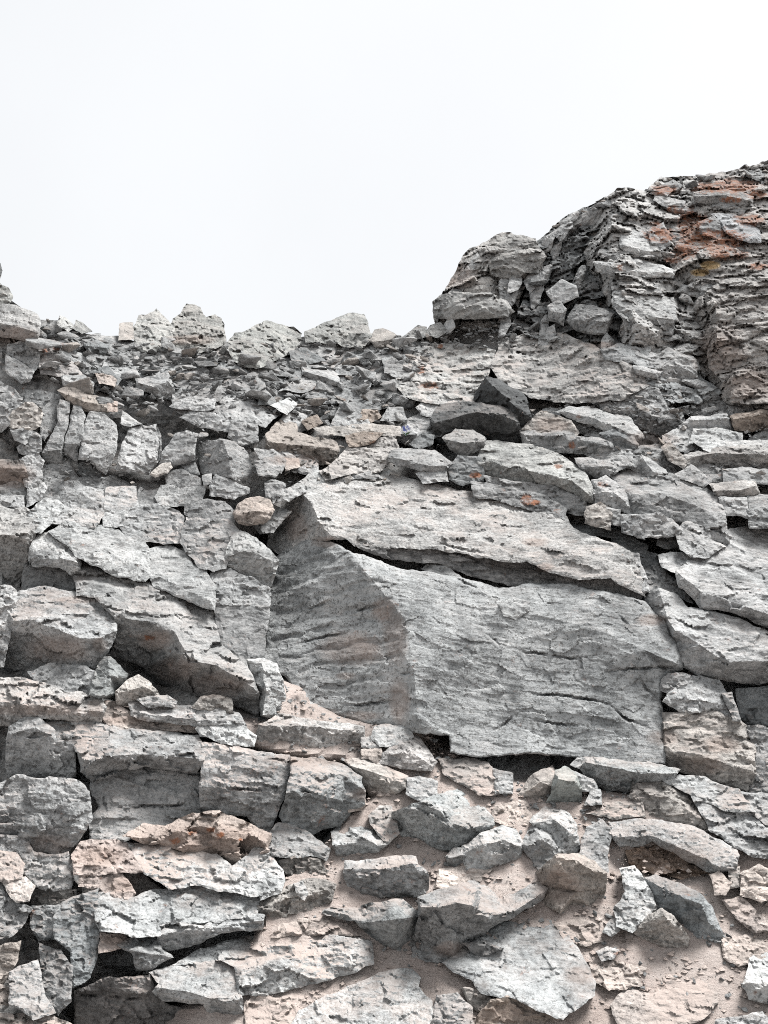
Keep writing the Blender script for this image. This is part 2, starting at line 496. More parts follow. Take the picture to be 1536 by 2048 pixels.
def mesh_2d(r):
    """cut one rock into fine triangles in the view, with its height out of the slope"""
    o, sp = r['o'], r['sp']
    size = math.sqrt(max(1.0, np.ptp(o[:, 0]) * np.ptp(o[:, 1])))
    wa = min(r['wa'], 0.09 * size)
    D = densify(o[:, :2], sp)
    D = warp(D, wa)
    rd = [np.c_[warp(q[:, :2], wa), q[:, 2]] for q in r['rd']]
    x0, y0 = D.min(0); x1, y1 = D.max(0)
    gx, gy = np.meshgrid(np.arange(x0, x1, sp), np.arange(y0, y1, sp * 0.87))
    gx = gx + (np.arange(gx.shape[0]) % 2)[:, None] * sp * 0.5
    P = np.c_[gx.ravel(), gy.ravel()] + RNG.uniform(-.28, .28, (gx.size, 2)) * sp
    extra = [densify(q, sp, False)[:, :2] for q in rd]
    P = np.vstack([P] + extra)
    P = P[inside(D, P)]
    A, B = D, np.roll(D, -1, 0)
    P = P[seg_dist(P, A, B) > 0.55 * sp] if len(P) else P.reshape(0, 2)
    V = np.vstack([D, P]); n = len(D)
    ov, oe, of, ovv, oee, off = delaunay_2d_cdt([Vector(v) for v in V], [], [list(range(n))], 1, 1e-4)
    P2 = np.array([(v.x, v.y) for v in ov])
    T = np.array([f for f in of if len(f) == 3], int).reshape(-1, 3)
    h = tin_height(np.c_[warp(o[:, :2], wa), o[:, 2]], rd, P2)
    d = seg_dist(P2, A, B)
    bw = min(r['bw'], 0.16 * size)
    e = np.clip(d / bw, 0, 1)
    h = h - bw * 0.9 * (1 - np.sqrt(np.maximum(0, 1 - (1 - e) ** 2)))
    for c in r['ck']:
        cp = densify(warp(c, wa), 5.0, False)
        cp = cp + RNG.normal(0, 0.9, cp.shape)
        dd = seg_dist(P2, cp[:-1], cp[1:])
        ends = np.minimum(np.hypot(*(P2 - cp[0]).T), np.hypot(*(P2 - cp[-1]).T))
        wv = 0.75 + 0.9 * noise(np.c_[P2[:, 0] / 22, P2[:, 1] / 22, np.full(len(P2), 3.3)], 72)
        h = h - r['cd'] * np.clip(1 - dd / r['cw'], 0, 1) ** 0.7 * np.clip(ends / 40, 0.15, 1) * np.clip(wv, 0.1, 1.3)
    for c in r['gv']:                  # soft weathered furrows along the beds, deeper and shallower along their run
        cp = densify(warp(c, wa * 1.5), 5.0, False)
        cp[:, 1] += 3 * np.sin(np.arange(len(cp)) * 0.37 + c[0, 1])
        dd = seg_dist(P2, cp[:-1], cp[1:])
        am = 3.5 + 5 * noise(np.c_[P2[:, 0] / 40, P2[:, 1] / 14, np.full(len(P2), c[0, 1])], 71)
        h = h - am * np.exp(-(dd / 5.0) ** 2) + 0.5 * am * np.exp(-((dd - 9) / 6.0) ** 2)
    # boundary and skirt
    ed = {}
    for t in T:
        for a, b in ((t[0], t[1]), (t[1], t[2]), (t[2], t[0])):
            k = (a, b) if a < b else (b, a)
            ed[k] = None if k in ed else (a, b)
    bd = [e2 for e2 in ed.values() if e2 is not None]
    ids = sorted({a for e2 in bd for a in e2}); m = {a: i for i, a in enumerate(ids)}
    nb, nv = len(ids), len(P2)
    ctr = o[:, :2].mean(0)
    th = r['thick'] or max(38.0, 0.45 * min(np.ptp(o[:, 0]), np.ptp(o[:, 1])))
    Pb = P2[ids]; hb = h[ids]; hm = hb.mean()
    R1 = Pb + (ctr - Pb) * 0.03; R2 = Pb + (ctr - Pb) * 0.16
    P2 = np.vstack([P2, R1, R2]); H = np.concatenate([h, hb - th * 0.45, 0.5 * hb + 0.5 * hm - th])
    Q = []
    for a, b in bd:
        Q.append((a, b, nv + m[b], nv + m[a])); Q.append((nv + m[a], nv + m[b], nv + nb + m[b], nv + nb + m[a]))
    edge = np.concatenate([e, np.ones(2 * nb)])
    r.update(P=P2, H=H + r['lift'], T=T, Q=Q, size=size, edge=edge, ctr=ctr)

_to_bed = np.array(BED.to_track_quat('Z', 'Y').to_matrix())          # columns: two directions along the beds, and across

def relief(X, D0, size, rg, st, jag=None):
    """stone relief in picture units: swell, beds, broken facets, grit.  X world points, D0 distance of each rock"""
    q = X * (F / D0 / 100.0)[:, None]
    k = np.clip(size / 160.0, 0.35, 1.0)
    b = q @ _to_bed
    swell = fbm(q * 1.1, 4, 21, 0.5) * 8.0 * k * rg
    lay = b[:, 2] / 0.17 + 0.9 * fbm(b * np.array([0.8, 0.8, 0.3]), 3, 5)
    li = np.floor(lay); lf = lay - li
    along = np.c_[b[:, 0] * 1.5, b[:, 1] * 1.5, li * 7.31]
    lo = noise(along, 41); lo2 = noise(along + np.array([0, 0, 7.31]), 41)
    w = np.clip((lf - 0.82) / 0.18, 0, 1)
    beds = (lo * (1 - w) + lo2 * w) * 6.0 * k * st
    lay2 = b[:, 2] / 0.055 + 1.2 * fbm(b * np.array([1.5, 1.5, 0.6]), 2, 15)
    li2 = np.floor(lay2); al2 = np.c_[b[:, 0] * 3.2, b[:, 1] * 3.2, li2 * 3.7]
    beds += noise(al2, 43) * 2.6 * k * st
    sc = np.array([1.0, 1.0, 1.9])
    v, rv, gap = cells(b * 1.7 * sc / k[:, None] ** 0.6, 8)
    fac = ((v / sc) * rv).sum(1) * 18.0 * k * rg
    v2, rv2, gap2 = cells(b * 5.2 * sc, 18)
    fac += ((v2 / sc) * rv2).sum(1) * 7.0 * rg * np.clip(130.0 / size, 0.35, 1.0)
    grit = fbm(q * 7.0, 3, 33, 0.6) * 1.6 * rg
    if jag is not None and jag.max() > 0:      # jointed bedrock: blocks stepped in and out along beds and joints
        s3 = np.array([1.0, 1.4, 2.1])
        wb = b + 0.10 * np.c_[noise(b * 2.2, 91), noise(b * 2.2 + 7, 92), noise(b * 2.2 + 13, 93)]
        v3, r3, g3 = cells(wb * 0.85 * s3, 28)
        v4, r4, g4 = cells(wb * 2.1 * s3, 38)
        st3 = r3[:, 0] * 1.0 + ((v3 / s3) * r3[:, [1, 2, 0]]).sum(1) * 1.5 - 0.9 * np.clip(1 - g3 / 0.07, 0, 1)
        st4 = r4[:, 0] * 0.45 + ((v4 / s3) * r4[:, [1, 2, 0]]).sum(1) * 1.3 - 0.5 * np.clip(1 - g4 / 0.08, 0, 1)
        grit = grit + jag * (st3 + st4)
    return swell + beds + fac + grit

def link(o, parent=None):
    COL.objects.link(o)
    if parent is not None: o.parent = parent
    return o

def build_pending():
    for r in PEND: mesh_2d(r)
    off = np.cumsum([0] + [len(r['P']) for r in PEND])
    P = np.vstack([r['P'] for r in PEND]); Hh = np.concatenate([r['H'] for r in PEND])
    Y = depth(P[:, 0], P[:, 1])
    D0 = np.concatenate([np.full(len(r['P']), float(depth(*r['ctr']))) for r in PEND])
    per = lambda k: np.concatenate([np.full(len(r['P']), float(r[k])) for r in PEND])
    size, rg, st, jag, edge = per('size'), per('rg'), per('st'), per('jag'), np.concatenate([r['edge'] for r in PEND])
    X = place(P[:, 0], P[:, 1], Hh, Y)
    X[:, :] = X
    seedoff = np.concatenate([np.full(len(r['P']), (i * 3.77) % 50) for i, r in enumerate(PEND)])
    dh = relief(X, D0, size, rg, st, jag)
    # a little sideways raggedness too
    q = X * (F / D0 / 100.0)[:, None]
    P = P + np.c_[fbm(q * 4 + 5, 3, 51), fbm(q * 4 + 9, 3, 57)] * 2.2
    X = place(P[:, 0], P[:, 1], Hh + dh, Y)
    mk = np.zeros((len(P), 4)); mk[:, 3] = 1
    for (mx, my, rx, ry, ch) in MARKS:
        d2 = ((P[:, 0] - mx) / rx) ** 2 + ((P[:, 1] - my) / ry) ** 2
        mk[:, ch] = np.maximum(mk[:, ch], np.clip(1.25 - d2, 0, 1))
    for i, r in enumerate(PEND):
        a, b = off[i], off[i + 1]
        x = X[a:b]
        o0 = place(r['ctr'][0], r['ctr'][1], 0.0)
        o0 = np.asarray(o0).reshape(3)
        me = bpy.data.meshes.new(r['name'])
        T = r['T']
        # outward winding: the view is along +Y, picture y runs down
        p0 = r['P']; t0 = T[0]
        s = np.cross(p0[t0[1]] - p0[t0[0]], p0[t0[2]] - p0[t0[0]])
        fc = [tuple(t) if s < 0 else tuple(t[::-1]) for t in T.tolist()]
        fc += [tuple(reversed(t)) if s < 0 else tuple(t) for t in r['Q']]
        me.from_pydata((x - o0).tolist(), [], fc)
        at = me.color_attributes.new('mark', 'FLOAT_COLOR', 'POINT')
        at.data.foreach_set('color', mk[a:b].astype(np.float32).ravel())
        me.materials.append(r['mat'])
        me.update()
        o = bpy.data.objects.new(r['name'], me)
        o.location = o0
        v = RNG.uniform(0.78, 1.12)
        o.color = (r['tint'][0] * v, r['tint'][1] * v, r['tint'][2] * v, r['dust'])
        par = r['parent']
        link(o)
        if par is not None:
            o.parent = par; o.location = Vector(o0) - par.location
        if r['label']: o['label'] = r['label']
        if r['cat']: o['category'] = r['cat']
        if r['group']: o['group'] = r['group']
        if r['kind']: o['kind'] = r['kind']
        r.clear()

def clip_half(poly, n, d):
    """keep the side of the polygon where p.n < d"""
    out = []
    for i in range(len(poly)):
        a, b = poly[i], poly[(i + 1) % len(poly)]
        da, db = a @ n - d, b @ n - d
        if da < 0: out.append(a)
        if (da < 0) != (db < 0): out.append(a + (b - a) * da / (da - db))
    return out

def fill_blocks(name, region, size, aspect, angle, parent, keep=1.0, lo=-14, hi=18, gap=2.5, limit=300, avoid=True, tilt=0.5, ridge=0.5, seed=1, sky_in=0.0, **kw):
    """break a stretch of bedrock into joint blocks"""
    rr = np.random.default_rng(seed)
    reg = np.array([q[:2] for q in pts(region)])
    ca, sa = math.cos(math.radians(angle)), math.sin(math.radians(angle))
    M = np.array([[ca / aspect, sa / aspect], [-sa, ca]])          # to even space
    Mi = np.linalg.inv(M)
    E = reg @ M.T
    x0, y0 = E.min(0) - size; x1, y1 = E.max(0) + size
    C = []
    for j, yy in enumerate(np.arange(y0, y1, size)):
        for xx in np.arange(x0 + (j % 2) * size * 0.5, x1, size):
            C.append((xx + rr.uniform(-.42, .42) * size, yy + rr.uniform(-.36, .36) * size))
    C = np.array(C)
    ok = inside(reg, C @ Mi.T)
    traced = list(TRACED)
    n = 0
    for i in range(len(C)):
        if not ok[i] or rr.random() > keep: continue
        p = Mi @ C[i]
        if avoid and any(inside(t, p[None])[0] for t in traced if abs(t[:, 0].mean() - p[0]) < 500): continue
        near = np.argsort(((C - C[i]) ** 2).sum(1))[1:14]
        poly = [C[i] + size * 1.3 * np.array(q) for q in ((-1, -1), (1, -1), (1, 1), (-1, 1))]
        for k in near:
            d = C[k] - C[i]; L = np.linalg.norm(d); u = d / L
            poly = clip_half(poly, u, u @ C[i] + L / 2)
        if len(poly) < 3: continue
        poly = [Mi @ q for q in poly]
        c0 = np.mean(poly, 0)
        poly = [q + (c0 - q) / max(np.linalg.norm(q - c0), 1) * gap for q in poly]
        for q in poly:
            q[1] = max(q[1], float(skyline(q[0])) + sky_in + rr.uniform(-6, 3))
        if np.ptp([q[1] for q in poly]) < 8: continue
        m = rr.uniform(lo, hi)
        rs = ''
        if rr.random() < ridge:
            a = np.array([q for q in poly]); c1 = a.mean(0)
            dirn = np.array([ca, sa]); hw = 0.36 * np.ptp(a @ dirn); sh = rr.uniform(-.2, .15) * np.ptp(a[:, 1])
            e1, e2 = c1 - dirn * hw + (0, sh), c1 + dirn * hw + (0, sh + rr.uniform(-4, 4))
            rs = '%.1f,%.1f %.1f,%.1f' % (e1[0], e1[1], e2[0], e2[1])
            R(name, None, poly, rs, m=m + 6, fl=rr.uniform(.05, .5), ov=rr.uniform(.8, 1.5), parent=parent, bw=4, **kw)
        else:
            R(name, None, poly, m=m, g=rr.uniform(-tilt, tilt), gx=rr.uniform(-tilt, tilt), parent=parent, bw=4, **kw)
        n += 1
        if n >= limit: break
    return n

# ------------------------------------------------------------------ the hillside under the rocks
PITS = [(280, 900, 220, 50, 50), (1340, 1726, 100, 34, 60), (548, 1080, 45, 40, 110), (560, 1150, 100, 70, 150), (570, 1240, 120, 80, 160), (590, 1320, 110, 50, 150), (670, 1300, 120, 110, 60), (1052, 590, 40, 50, 110), (105, 1155, 70, 40, 90), (1490, 1400, 80, 60, 70),
    (240, 2010, 130, 70, 90), (275, 1365, 90, 50, 90), (880, 1487, 45, 30, 70), (1240, 1085, 120, 40, 70), (1320, 1130, 50, 60, 60), (25, 1260, 30, 90, 70), (290, 1765, 60, 30, 40), (960, 880, 120, 50, 40), (520, 1060, 40, 30, 60)]
def hillside():
    xs = np.concatenate([np.arange(-2300, -620, 60.0), np.arange(-620, -60, 10.0), np.arange(-60, 1600, 8.0), np.arange(1600, 2200, 10.0), np.arange(2200, 4000, 60.0)])
    nv = 230
    v = np.linspace(0, 1, nv)
    top = skyline(xs) + np.where(xs < 868, -1.0, 6.0)
    PX = np.repeat(xs[None], nv, 0); PY = 2310 + (top[None] - 2310) * v[:, None]
    px, py = PX.ravel(), PY.ravel()
    sand = sand_amount(px, py)
    Y = depth(px, py)
    X = place(px, py, -44 + 40 * sand, Y)
    D0 = Y
    base = -82 + 52 * np.clip((850 - py) / 60, 0, 1) * np.clip((900 - px) / 60, 0, 1)
    base = base + 48 * np.exp(-(((px - 300) / 240) ** 2 + ((py - 1050) / 110) ** 2) ** 2)
    base = base + (-16 - base) * np.clip((skyline(px) + 60 - py) / 40, 0, 1)
    base = base + (-4 - base) * np.clip((np.abs(px - 768) - 800) / 60, 0, 1)
    base = base * (1 - sand) - 4 * sand
    wob = 12 * fbm(np.c_[px / 30, py / 30, 0 * px], 2, 19)
    for (ax, ay, rx, ry, dp) in PITS:
        base = base - dp * np.exp(-(((px - ax) / rx) ** 2 + ((py - ay) / ry) ** 2) ** 2)
    X = place(px, py, base, Y)
    dh = relief(X, D0, np.full(len(X), 130.0), np.full(len(X), 1.3), np.full(len(X), 1.0), 22 * np.clip((np.abs(px - 768) - 800) / 60, 0, 1))
    q = X * (F / D0 / 100.0)[:, None]
    fine = fbm(X * 3.0, 4, 77) * 5.0
    X = place(px, py, base + dh * (1 - 0.9 * sand) + fine * sand + sand * 5 * fbm(X * 9.0, 3, 78), Y)
    verts = X.reshape(nv, len(xs), 3)
    # beyond the skyline the ground falls away
    rows = [verts]
    last = verts[-1]
    for dy, dz in ((0.6, -0.1), (2.5, -1.2), (8, -4.5), (30, -16), (120, -60)):
        e = last.copy(); e[:, 1] += dy; e[:, 2] += dz
        e[:, 0] *= 1 + dy / 40
        rows.append(e[None])
    verts = np.vstack(rows)
    n, mcol = verts.shape[:2]
    idx = np.arange(n * mcol).reshape(n, mcol)
    fc = np.stack([idx[:-1, :-1], idx[:-1, 1:], idx[1:, 1:], idx[1:, :-1]], -1).reshape(-1, 4)
    sandf = np.concatenate([sand, np.zeros(5 * mcol)])
    me = bpy.data.meshes.new('hillside')
    me.from_pydata(verts.reshape(-1, 3).tolist(), [], fc.tolist())
    me.materials.append(M_ROCK); me.materials.append(M_SAND)
    mi = (sandf[fc].mean(1) > 0.5).astype(np.int32)
    me.polygons.foreach_set('material_index', mi)
    at = me.color_attributes.new('mark', 'FLOAT_COLOR', 'POINT')
    mk = np.zeros((n * mcol, 4), np.float32)
    for (mx, my, rx, ry, ch) in MARKS:
        if ch != 1: continue
        d2 = ((px - mx) / rx) ** 2 + ((py - my) / ry) ** 2
        mk[:len(px), 1] = np.maximum(mk[:len(px), 1], np.clip(1.25 - d2, 0, 1))
    at.data.foreach_set('color', mk.ravel())
    me.update()
    o = link(bpy.data.objects.new('hillside', me))
    o['kind'] = 'structure'
    o.color = (0.95, 0.94, 0.93, 0.5)
    return o

SAND_POLYS = ['560,1380 600,1395 690,1432 860,1455 1010,1560 1300,1590 1536,1600 1600,1900 1600,2400 250,2400 330,2010 470,1990 470,1930 520,1850 500,1790 640,1700 700,1610 740,1590 700,1530 520,1490 500,1460 540,1430',
              '205,1405 520,1440 720,1530 590,1520 390,1470 210,1450', '540,1330 600,1330 620,1410 560,1430']
_SP = [np.array([q[:2] for q in pts(s)]) for s in SAND_POLYS]
def sand_amount(px, py):
    P = np.c_[px, py]
    r = np.zeros(len(P))
    for s in _SP:
        ins = inside(s, P)
        bb = (P[:, 0] > s[:, 0].min() - 60) & (P[:, 0] < s[:, 0].max() + 60) & (P[:, 1] > s[:, 1].min() - 60) & (P[:, 1] < s[:, 1].max() + 60)
        d = np.full(len(P), 60.0)
        if bb.any(): d[bb] = seg_dist(P[bb], s, np.roll(s, -1, 0))
        sd = np.where(ins, d, -d)
        r = np.maximum(r, np.clip(0.5 + sd / 24.0, 0, 1))
    return r

# ------------------------------------------------------------------ traced rocks
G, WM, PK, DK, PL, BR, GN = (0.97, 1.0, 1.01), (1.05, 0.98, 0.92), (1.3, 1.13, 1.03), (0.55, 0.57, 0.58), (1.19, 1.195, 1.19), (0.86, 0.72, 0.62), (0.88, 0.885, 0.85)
def S(name, cat, label, o, r='', c='', **k):
    R(name, label, o, r, c, cat=cat, **k)

# ---- the great block in the middle
S('rock_slab', 'slab', 'huge split bedrock block in the middle with a shaded grooved left face and broad pale front',
  '560,1108,-120 622,1078,-30 660,1088,10 702,1107,52 740,1120,42 800,1140,30 840,1147,26 920,1160,22 1000,1178,20 1060,1172,20 1141,1174,20 1224,1190,16 1291,1207,12 1307,1230,12 1331,1240,10 1335,1273,14 1347,1284,16 1357,1313,16 1362,1337,-8 1336,1346,-12 1318,1400,-4 1324,1433,0 1327,1527,10 1280,1524,12 1224,1518,12 1167,1513,16 1110,1506,12 1054,1503,24 1000,1508,26 960,1510,26 905,1500,30 900,1468,34 850,1465,40 800,1457,10 740,1442,-10 680,1427,-40 620,1412,-66 597,1388,-90 575,1350,-108 532,1322,-135 535,1290,-146 538,1220,-150 547,1170,-145 552,1130,-125',
  '702,1107,54 760,1136,48 822,1163,52 800,1182,60 812,1243,66 812,1313,66 827,1343,68 832,1430,56 850,1465,40|1010,1215,44 1100,1235,46 1200,1262,44 1290,1300,42 1350,1325,30|1000,1300,40 1060,1310,34 1140,1318,34 1200,1322,32|1060,1420,36 1200,1430,30 1300,1440,16',
  '1040,1302 1090,1310 1141,1318 1175,1316|1200,1344 1270,1338 1330,1334 1362,1338|1058,1387 1120,1390 1190,1402 1224,1412|1068,1440 1110,1446 1165,1452|1284,1350 1290,1380 1317,1394|1224,1412 1250,1440 1290,1450|1230,1225 1262,1254|975,1270 1000,1290 1010,1293|600,1222 640,1208 670,1198|690,1226 730,1216 757,1212|580,1292 640,1276 700,1262|680,1408 730,1408 780,1400|790,1350 827,1345|900,1150 960,1180|985,1462 1010,1450 1030,1425', grooves='560,1150 610,1128 660,1112|550,1190 600,1165 650,1148 700,1132|548,1235 590,1220 640,1195 700,1175 760,1160|545,1262 620,1240 680,1228 780,1205|548,1285 600,1270|560,1318 640,1300 720,1285 790,1278|600,1340 660,1330 740,1318 800,1312|640,1375 700,1368 760,1350|630,1260 690,1250 750,1240|700,1395 800,1385',
  m=20, st=0.55, rg=0.42, tint=(0.92, 0.935, 0.94), dust=0.15, bw=5, thick=150, cw=3.0, cd=18, sp=2.7)
S('rock_slab', 'slab', 'broad pale slab with an overhanging dark lip lying on top of the great split block',
  '545,1015,-110 580,996,-50 605,985,12 640,972,8 700,955,-6 770,950,-8 850,968,-4 930,985,0 990,995,2 1060,1010,4 1110,1022,6 1130,1035,10 1145,1060,14 1190,1078,16 1230,1090,16 1262,1110,18 1277,1150,24 1290,1190,14 1250,1170,30 1224,1152,36 1157,1157,44 1117,1145,50 1060,1124,54 1024,1120,56 955,1112,54 912,1100,52 862,1094,50 805,1092,46 755,1094,40 709,1088,36 690,1074,36 655,1077,10 622,1076,-30 556,1104,-120 540,1094,-140 540,1050,-130',
  '605,987,22 620,1007,30 640,1047,38 660,1070,34|760,1055,40 900,1070,50 1040,1090,56 1120,1105,50 1200,1120,44',
  '752,1008 770,997|695,1030 715,1048|870,1085 920,1100 980,1112|930,1062 955,1060|1060,1040 1085,1036',
  m=30, dust=0.5, st=0.8, rg=0.8, thick=90, tint=(1.06, 1.04, 1.02))
S('rock_slab', 'slab', 'thin shadowed under-layer sandwiched between the pale top slab and the great block',
  '690,1080 730,1098 770,1112 830,1120 885,1126 945,1150 1024,1166 1117,1177 1164,1178 1224,1190 1288,1202 1286,1180 1224,1156 1157,1160 1117,1148 1060,1130 1024,1124 912,1106 862,1098 805,1096 740,1088', '', m=8, g=-0.5, tint=(0.85, 0.83, 0.82), thick=80)  # tint carries part of the shade under the lip
S('stone', 'stone', 'small wedge stone stuck in the dark gap under the pale top slab', '845,1138 870,1126 890,1128 905,1145 930,1158 880,1150', '', m=6, g=0.5)
S('stone', 'stone', 'small three-sided plate lying on the front face of the great block', '1000,1210 1024,1198 1058,1208 1056,1220 1035,1234 1010,1230', '', m=50, g=-0.2, gx=-0.1, thick=40, tint=(0.92, 0.93, 0.93))

# ---- right of the block
S('rock_block', 'bedrock block', 'large brown-streaked block right of the tall crack in the great block',
  '1327,1427,0 1374,1423 1431,1425 1467,1437 1494,1453 1507,1507 1507,1547 1497,1582,-30 1440,1566,-30 1391,1549,-30 1357,1538,-25 1331,1531,-15',
  '1335,1500,20 1400,1510,26 1450,1528,28 1500,1540,24', '1415,1482 1440,1490', m=22, ov=1.5, fl=0.1, tint=WM, st=1.4, thick=110)
S('rock_block', 'bedrock block', 'grey block with a pale sloping top set above the brown-streaked block',
  '1384,1353 1437,1362 1454,1397 1466,1437 1431,1423 1374,1422 1327,1403 1341,1387 1371,1367', '1345,1395,26 1400,1400,26 1450,1412,22', m=20, ov=0.6, fl=0.4)
S('stone', 'stone', 'five-sided wedge stone at the top end of the tall crack', '1336,1350 1381,1352 1371,1366 1341,1385 1322,1378 1327,1362', '', m=12, g=-0.2)
S('stone', 'stone', 'thin pale blade standing in the crack beside the dark hollow', '1447,1385 1458,1388 1470,1420 1478,1441 1468,1440', '', m=34, gx=0.5, thick=30)
S('rock_block', 'bedrock block', 'grey wall block along the frame edge right of the brown-streaked block',
  '1496,1452 1560,1463 1600,1470 1600,1600 1540,1592 1502,1584 1511,1545 1512,1507', '', m=8, gx=0.2, g=-0.3)
S('rock_block', 'bedrock block', 'cracked stones with painted shade deep in the hollow under the overhanging slab', '1472,1382 1560,1370 1560,1452 1500,1448 1480,1428', '', '1475,1420 1530,1425|1500,1420 1512,1450', m=-46, g=-0.3, tint=DK)  # dark tint puts the recess's shade into the stone colour
S('rock_slab', 'slab', 'long pale slab dipping right with a dark overhanging end above the hollow',
  '1291,1187,-10 1314,1178 1344,1187 1377,1217 1407,1220 1491,1247 1560,1278 1600,1290 1600,1370 1536,1362,-40 1490,1365,-42 1450,1357,-36 1400,1346,-20 1368,1334,-12 1358,1310,0 1347,1280,0 1336,1255,0 1332,1240,0 1310,1225,0 1296,1206,-6',
  '1324,1190,30 1334,1240,34 1350,1262,40 1400,1290,46 1430,1312,46 1457,1326,46 1536,1322,50 1595,1324,50', '', m=40, fl=0.45, dust=0.3, thick=110, bw=5)
S('rock_slab', 'slab', 'smooth pale slab at the right edge above a long dark crack',
  '1317,1113,-5 1352,1108,0 1381,1114,0 1418,1112,0 1448,1096,0 1452,1062,-6 1500,1056 1560,1060 1600,1066 1600,1282 1536,1252,10 1491,1232,14 1441,1216,16 1401,1212,16 1394,1197,12 1361,1172,14 1355,1143,14 1325,1130,8',
  '1361,1150,44 1400,1180,48 1440,1196,50 1500,1215,52 1595,1250,52', '1437,1140 1446,1167 1467,1180 1517,1182|1510,1130 1540,1133', m=40, fl=0.5, ov=0.9, dust=0.2, thick=110)
S('rock_block', 'bedrock block', 'smooth pale hump right of the orange-spotted boulder with a curved upper edge',
  '1221,952 1257,943 1304,947 1344,950 1407,977 1437,993 1448,1033 1456,1088 1421,1080 1411,1051 1364,1047 1324,1023 1264,1027 1256,985 1238,964',
  '1262,990,32 1320,985,44 1380,1005,46 1435,1030,36', '1312,1042 1364,1048 1410,1048|1256,985 1264,1026', m=40, fl=0.55, ov=0.5, dust=0.25, thick=90)
S('rock_block', 'bedrock block', 'blocky lower end of the pale hump above the black crevice', '1354,1067 1366,1049 1410,1053 1420,1082 1449,1094 1417,1110 1381,1113 1364,1097', '', '1396,1060 1405,1085', m=22, g=0.1, gx=-0.2)
S('boulder', 'boulder', 'speckled boulder with orange lichen spots and an undercut lower edge beside the dark boulders',
  '962,904 972,888 1000,884 1024,888 1084,898 1124,913 1165,945 1184,977 1185,1003 1167,995 1151,989 1134,979 1091,969 1044,965 1010,952 975,946 960,925',
  '980,925,48 1030,938,54 1090,945,54 1145,962,50 1175,985,40', '', m=50, fl=0.5, ov=1.4, dust=0.1, tint=(1.0, 1.0, 0.97), thick=80, rg=1.2)
S('rock_slab', 'slab', 'shadowed layer under the speckled boulder with orange lichen', '966,953 1044,969 1100,976 1168,1001 1172,1028 1130,1015 1090,995 1030,982 985,975', '', m=14, g=-0.6, tint=(0.88, 0.88, 0.88))  # tint holds some of the undercut's shade
S('rock_slab', 'slab', 'thin tongue of rock stained orange below the speckled boulder', '942,967 985,970 1030,980 1091,996 1131,1020 1127,1034 1101,1030 1040,1010 990,996 950,990', '', m=24, g=-0.2)
S('rock_block', 'bedrock block', 'blocky stone with orange spots between the speckled boulder and the pale hump', '1186,960 1211,953 1254,983 1261,1027 1237,1020 1189,1006', '1200,975,36 1225,985,40 1250,1005,34', m=36, ov=0.8, gx=-0.2)
S('stone', 'stone', 'tan blocky stone wedged below the orange-spotted block', '1174,1014 1201,1010 1221,1030 1221,1057 1171,1043', '', m=34, g=-0.4, tint=WM)
S('stone', 'stone', 'narrow grey stone right of the tan wedged stone', '1211,1017 1237,1024 1242,1053 1224,1047', '', m=26, g=-0.5)
S('stone', 'stone', 'grey block with a square front above the black crevice', '1244,1033 1274,1030 1287,1077 1244,1063', '', m=34, g=-0.5, gx=0.1)
S('rock_block', 'bedrock block', 'flat-faced block with a pointed right end above the black crevice', '1278,1030 1317,1027 1364,1060 1354,1068 1291,1073', '', m=36, g=-0.6)
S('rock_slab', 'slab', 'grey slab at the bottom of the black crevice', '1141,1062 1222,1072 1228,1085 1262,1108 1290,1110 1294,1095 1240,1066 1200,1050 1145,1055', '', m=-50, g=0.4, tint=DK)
S('rock_block', 'bedrock block', 'splintered sliver standing in the crack right of the great block', '1262,1104 1276,1110 1286,1150 1296,1180 1290,1185 1275,1145', '', m=10, gx=0.6)
S('rock_block', 'bedrock block', 'recessed grey stones in the gap between the two right-hand slabs', '1280,1100 1312,1112 1322,1135 1350,1165 1385,1205 1345,1185 1312,1172 1294,1180 1284,1140', '', '1290,1125 1330,1160', m=-26, g=0.3, tint=(0.85, 0.86, 0.87))
S('stone', 'stone', 'thin slate lying under the shadow of the peaked stone', '1151,920 1181,917 1237,940 1221,950 1191,950 1161,930', '1160,928,26 1200,934,28 1228,944,24', m=24, fl=0.6)
S('stone', 'stone', 'peaked dark stone with a pale right side above the smooth hump', '1257,933 1284,913 1300,922 1334,947 1304,948 1277,945', '1284,915,36 1304,942,34', m=30, ov=1.1)
S('rock_ledge', 'rock ledge', 'long low step of grey rock with one orange streak right of the dark boulders', '1037,860 1117,860 1157,877 1224,883 1231,902 1157,904 1080,898 1051,894', '1050,872,20 1120,872,22 1220,890,20', m=20, ov=1.0)
S('rock_slab', 'slab', 'pale tilted slab with an orange lichen spot near its upper end', '1111,822 1137,816 1171,817 1257,840 1284,873 1271,880 1211,858 1157,840', '1130,824,22 1190,838,26 1262,866,24', m=24, fl=0.5, tint=PL)
S('rock_slab', 'slab', 'brownish weathered slab just right of the dark pointed boulder', '1044,857 1061,842 1084,828 1141,845 1155,868 1150,874 1110,861', '', m=20, g=-0.3, tint=WM)
S('stone', 'stone', 'dark ridge stone with a white corner below the tilted slab', '1201,868 1224,863 1264,873 1273,890 1268,898 1237,898 1222,882', '1208,870,24 1240,874,28 1266,886,22', m=24, tint=DK)
S('rock_block', 'bedrock block', 'squared block with a shaded left front near the right edge', '1361,852 1384,837 1454,833 1464,860 1437,863 1366,864', '1388,841,30 1455,838,30', m=30, ov=1.1)
S('rock_block', 'bedrock block', 'pale layered block just below the squared block', '1387,861 1437,859 1484,871 1484,884 1417,884 1381,884', '', m=22, g=-0.2, tint=PL, st=1.6)
S('boulder', 'boulder', 'brown-faced boulder with a pale rim at the right edge above the flat slab', '1461,837 1524,823 1550,830 1560,850 1504,858 1471,857', '1465,841,34 1526,830,34', m=32, tint=BR)
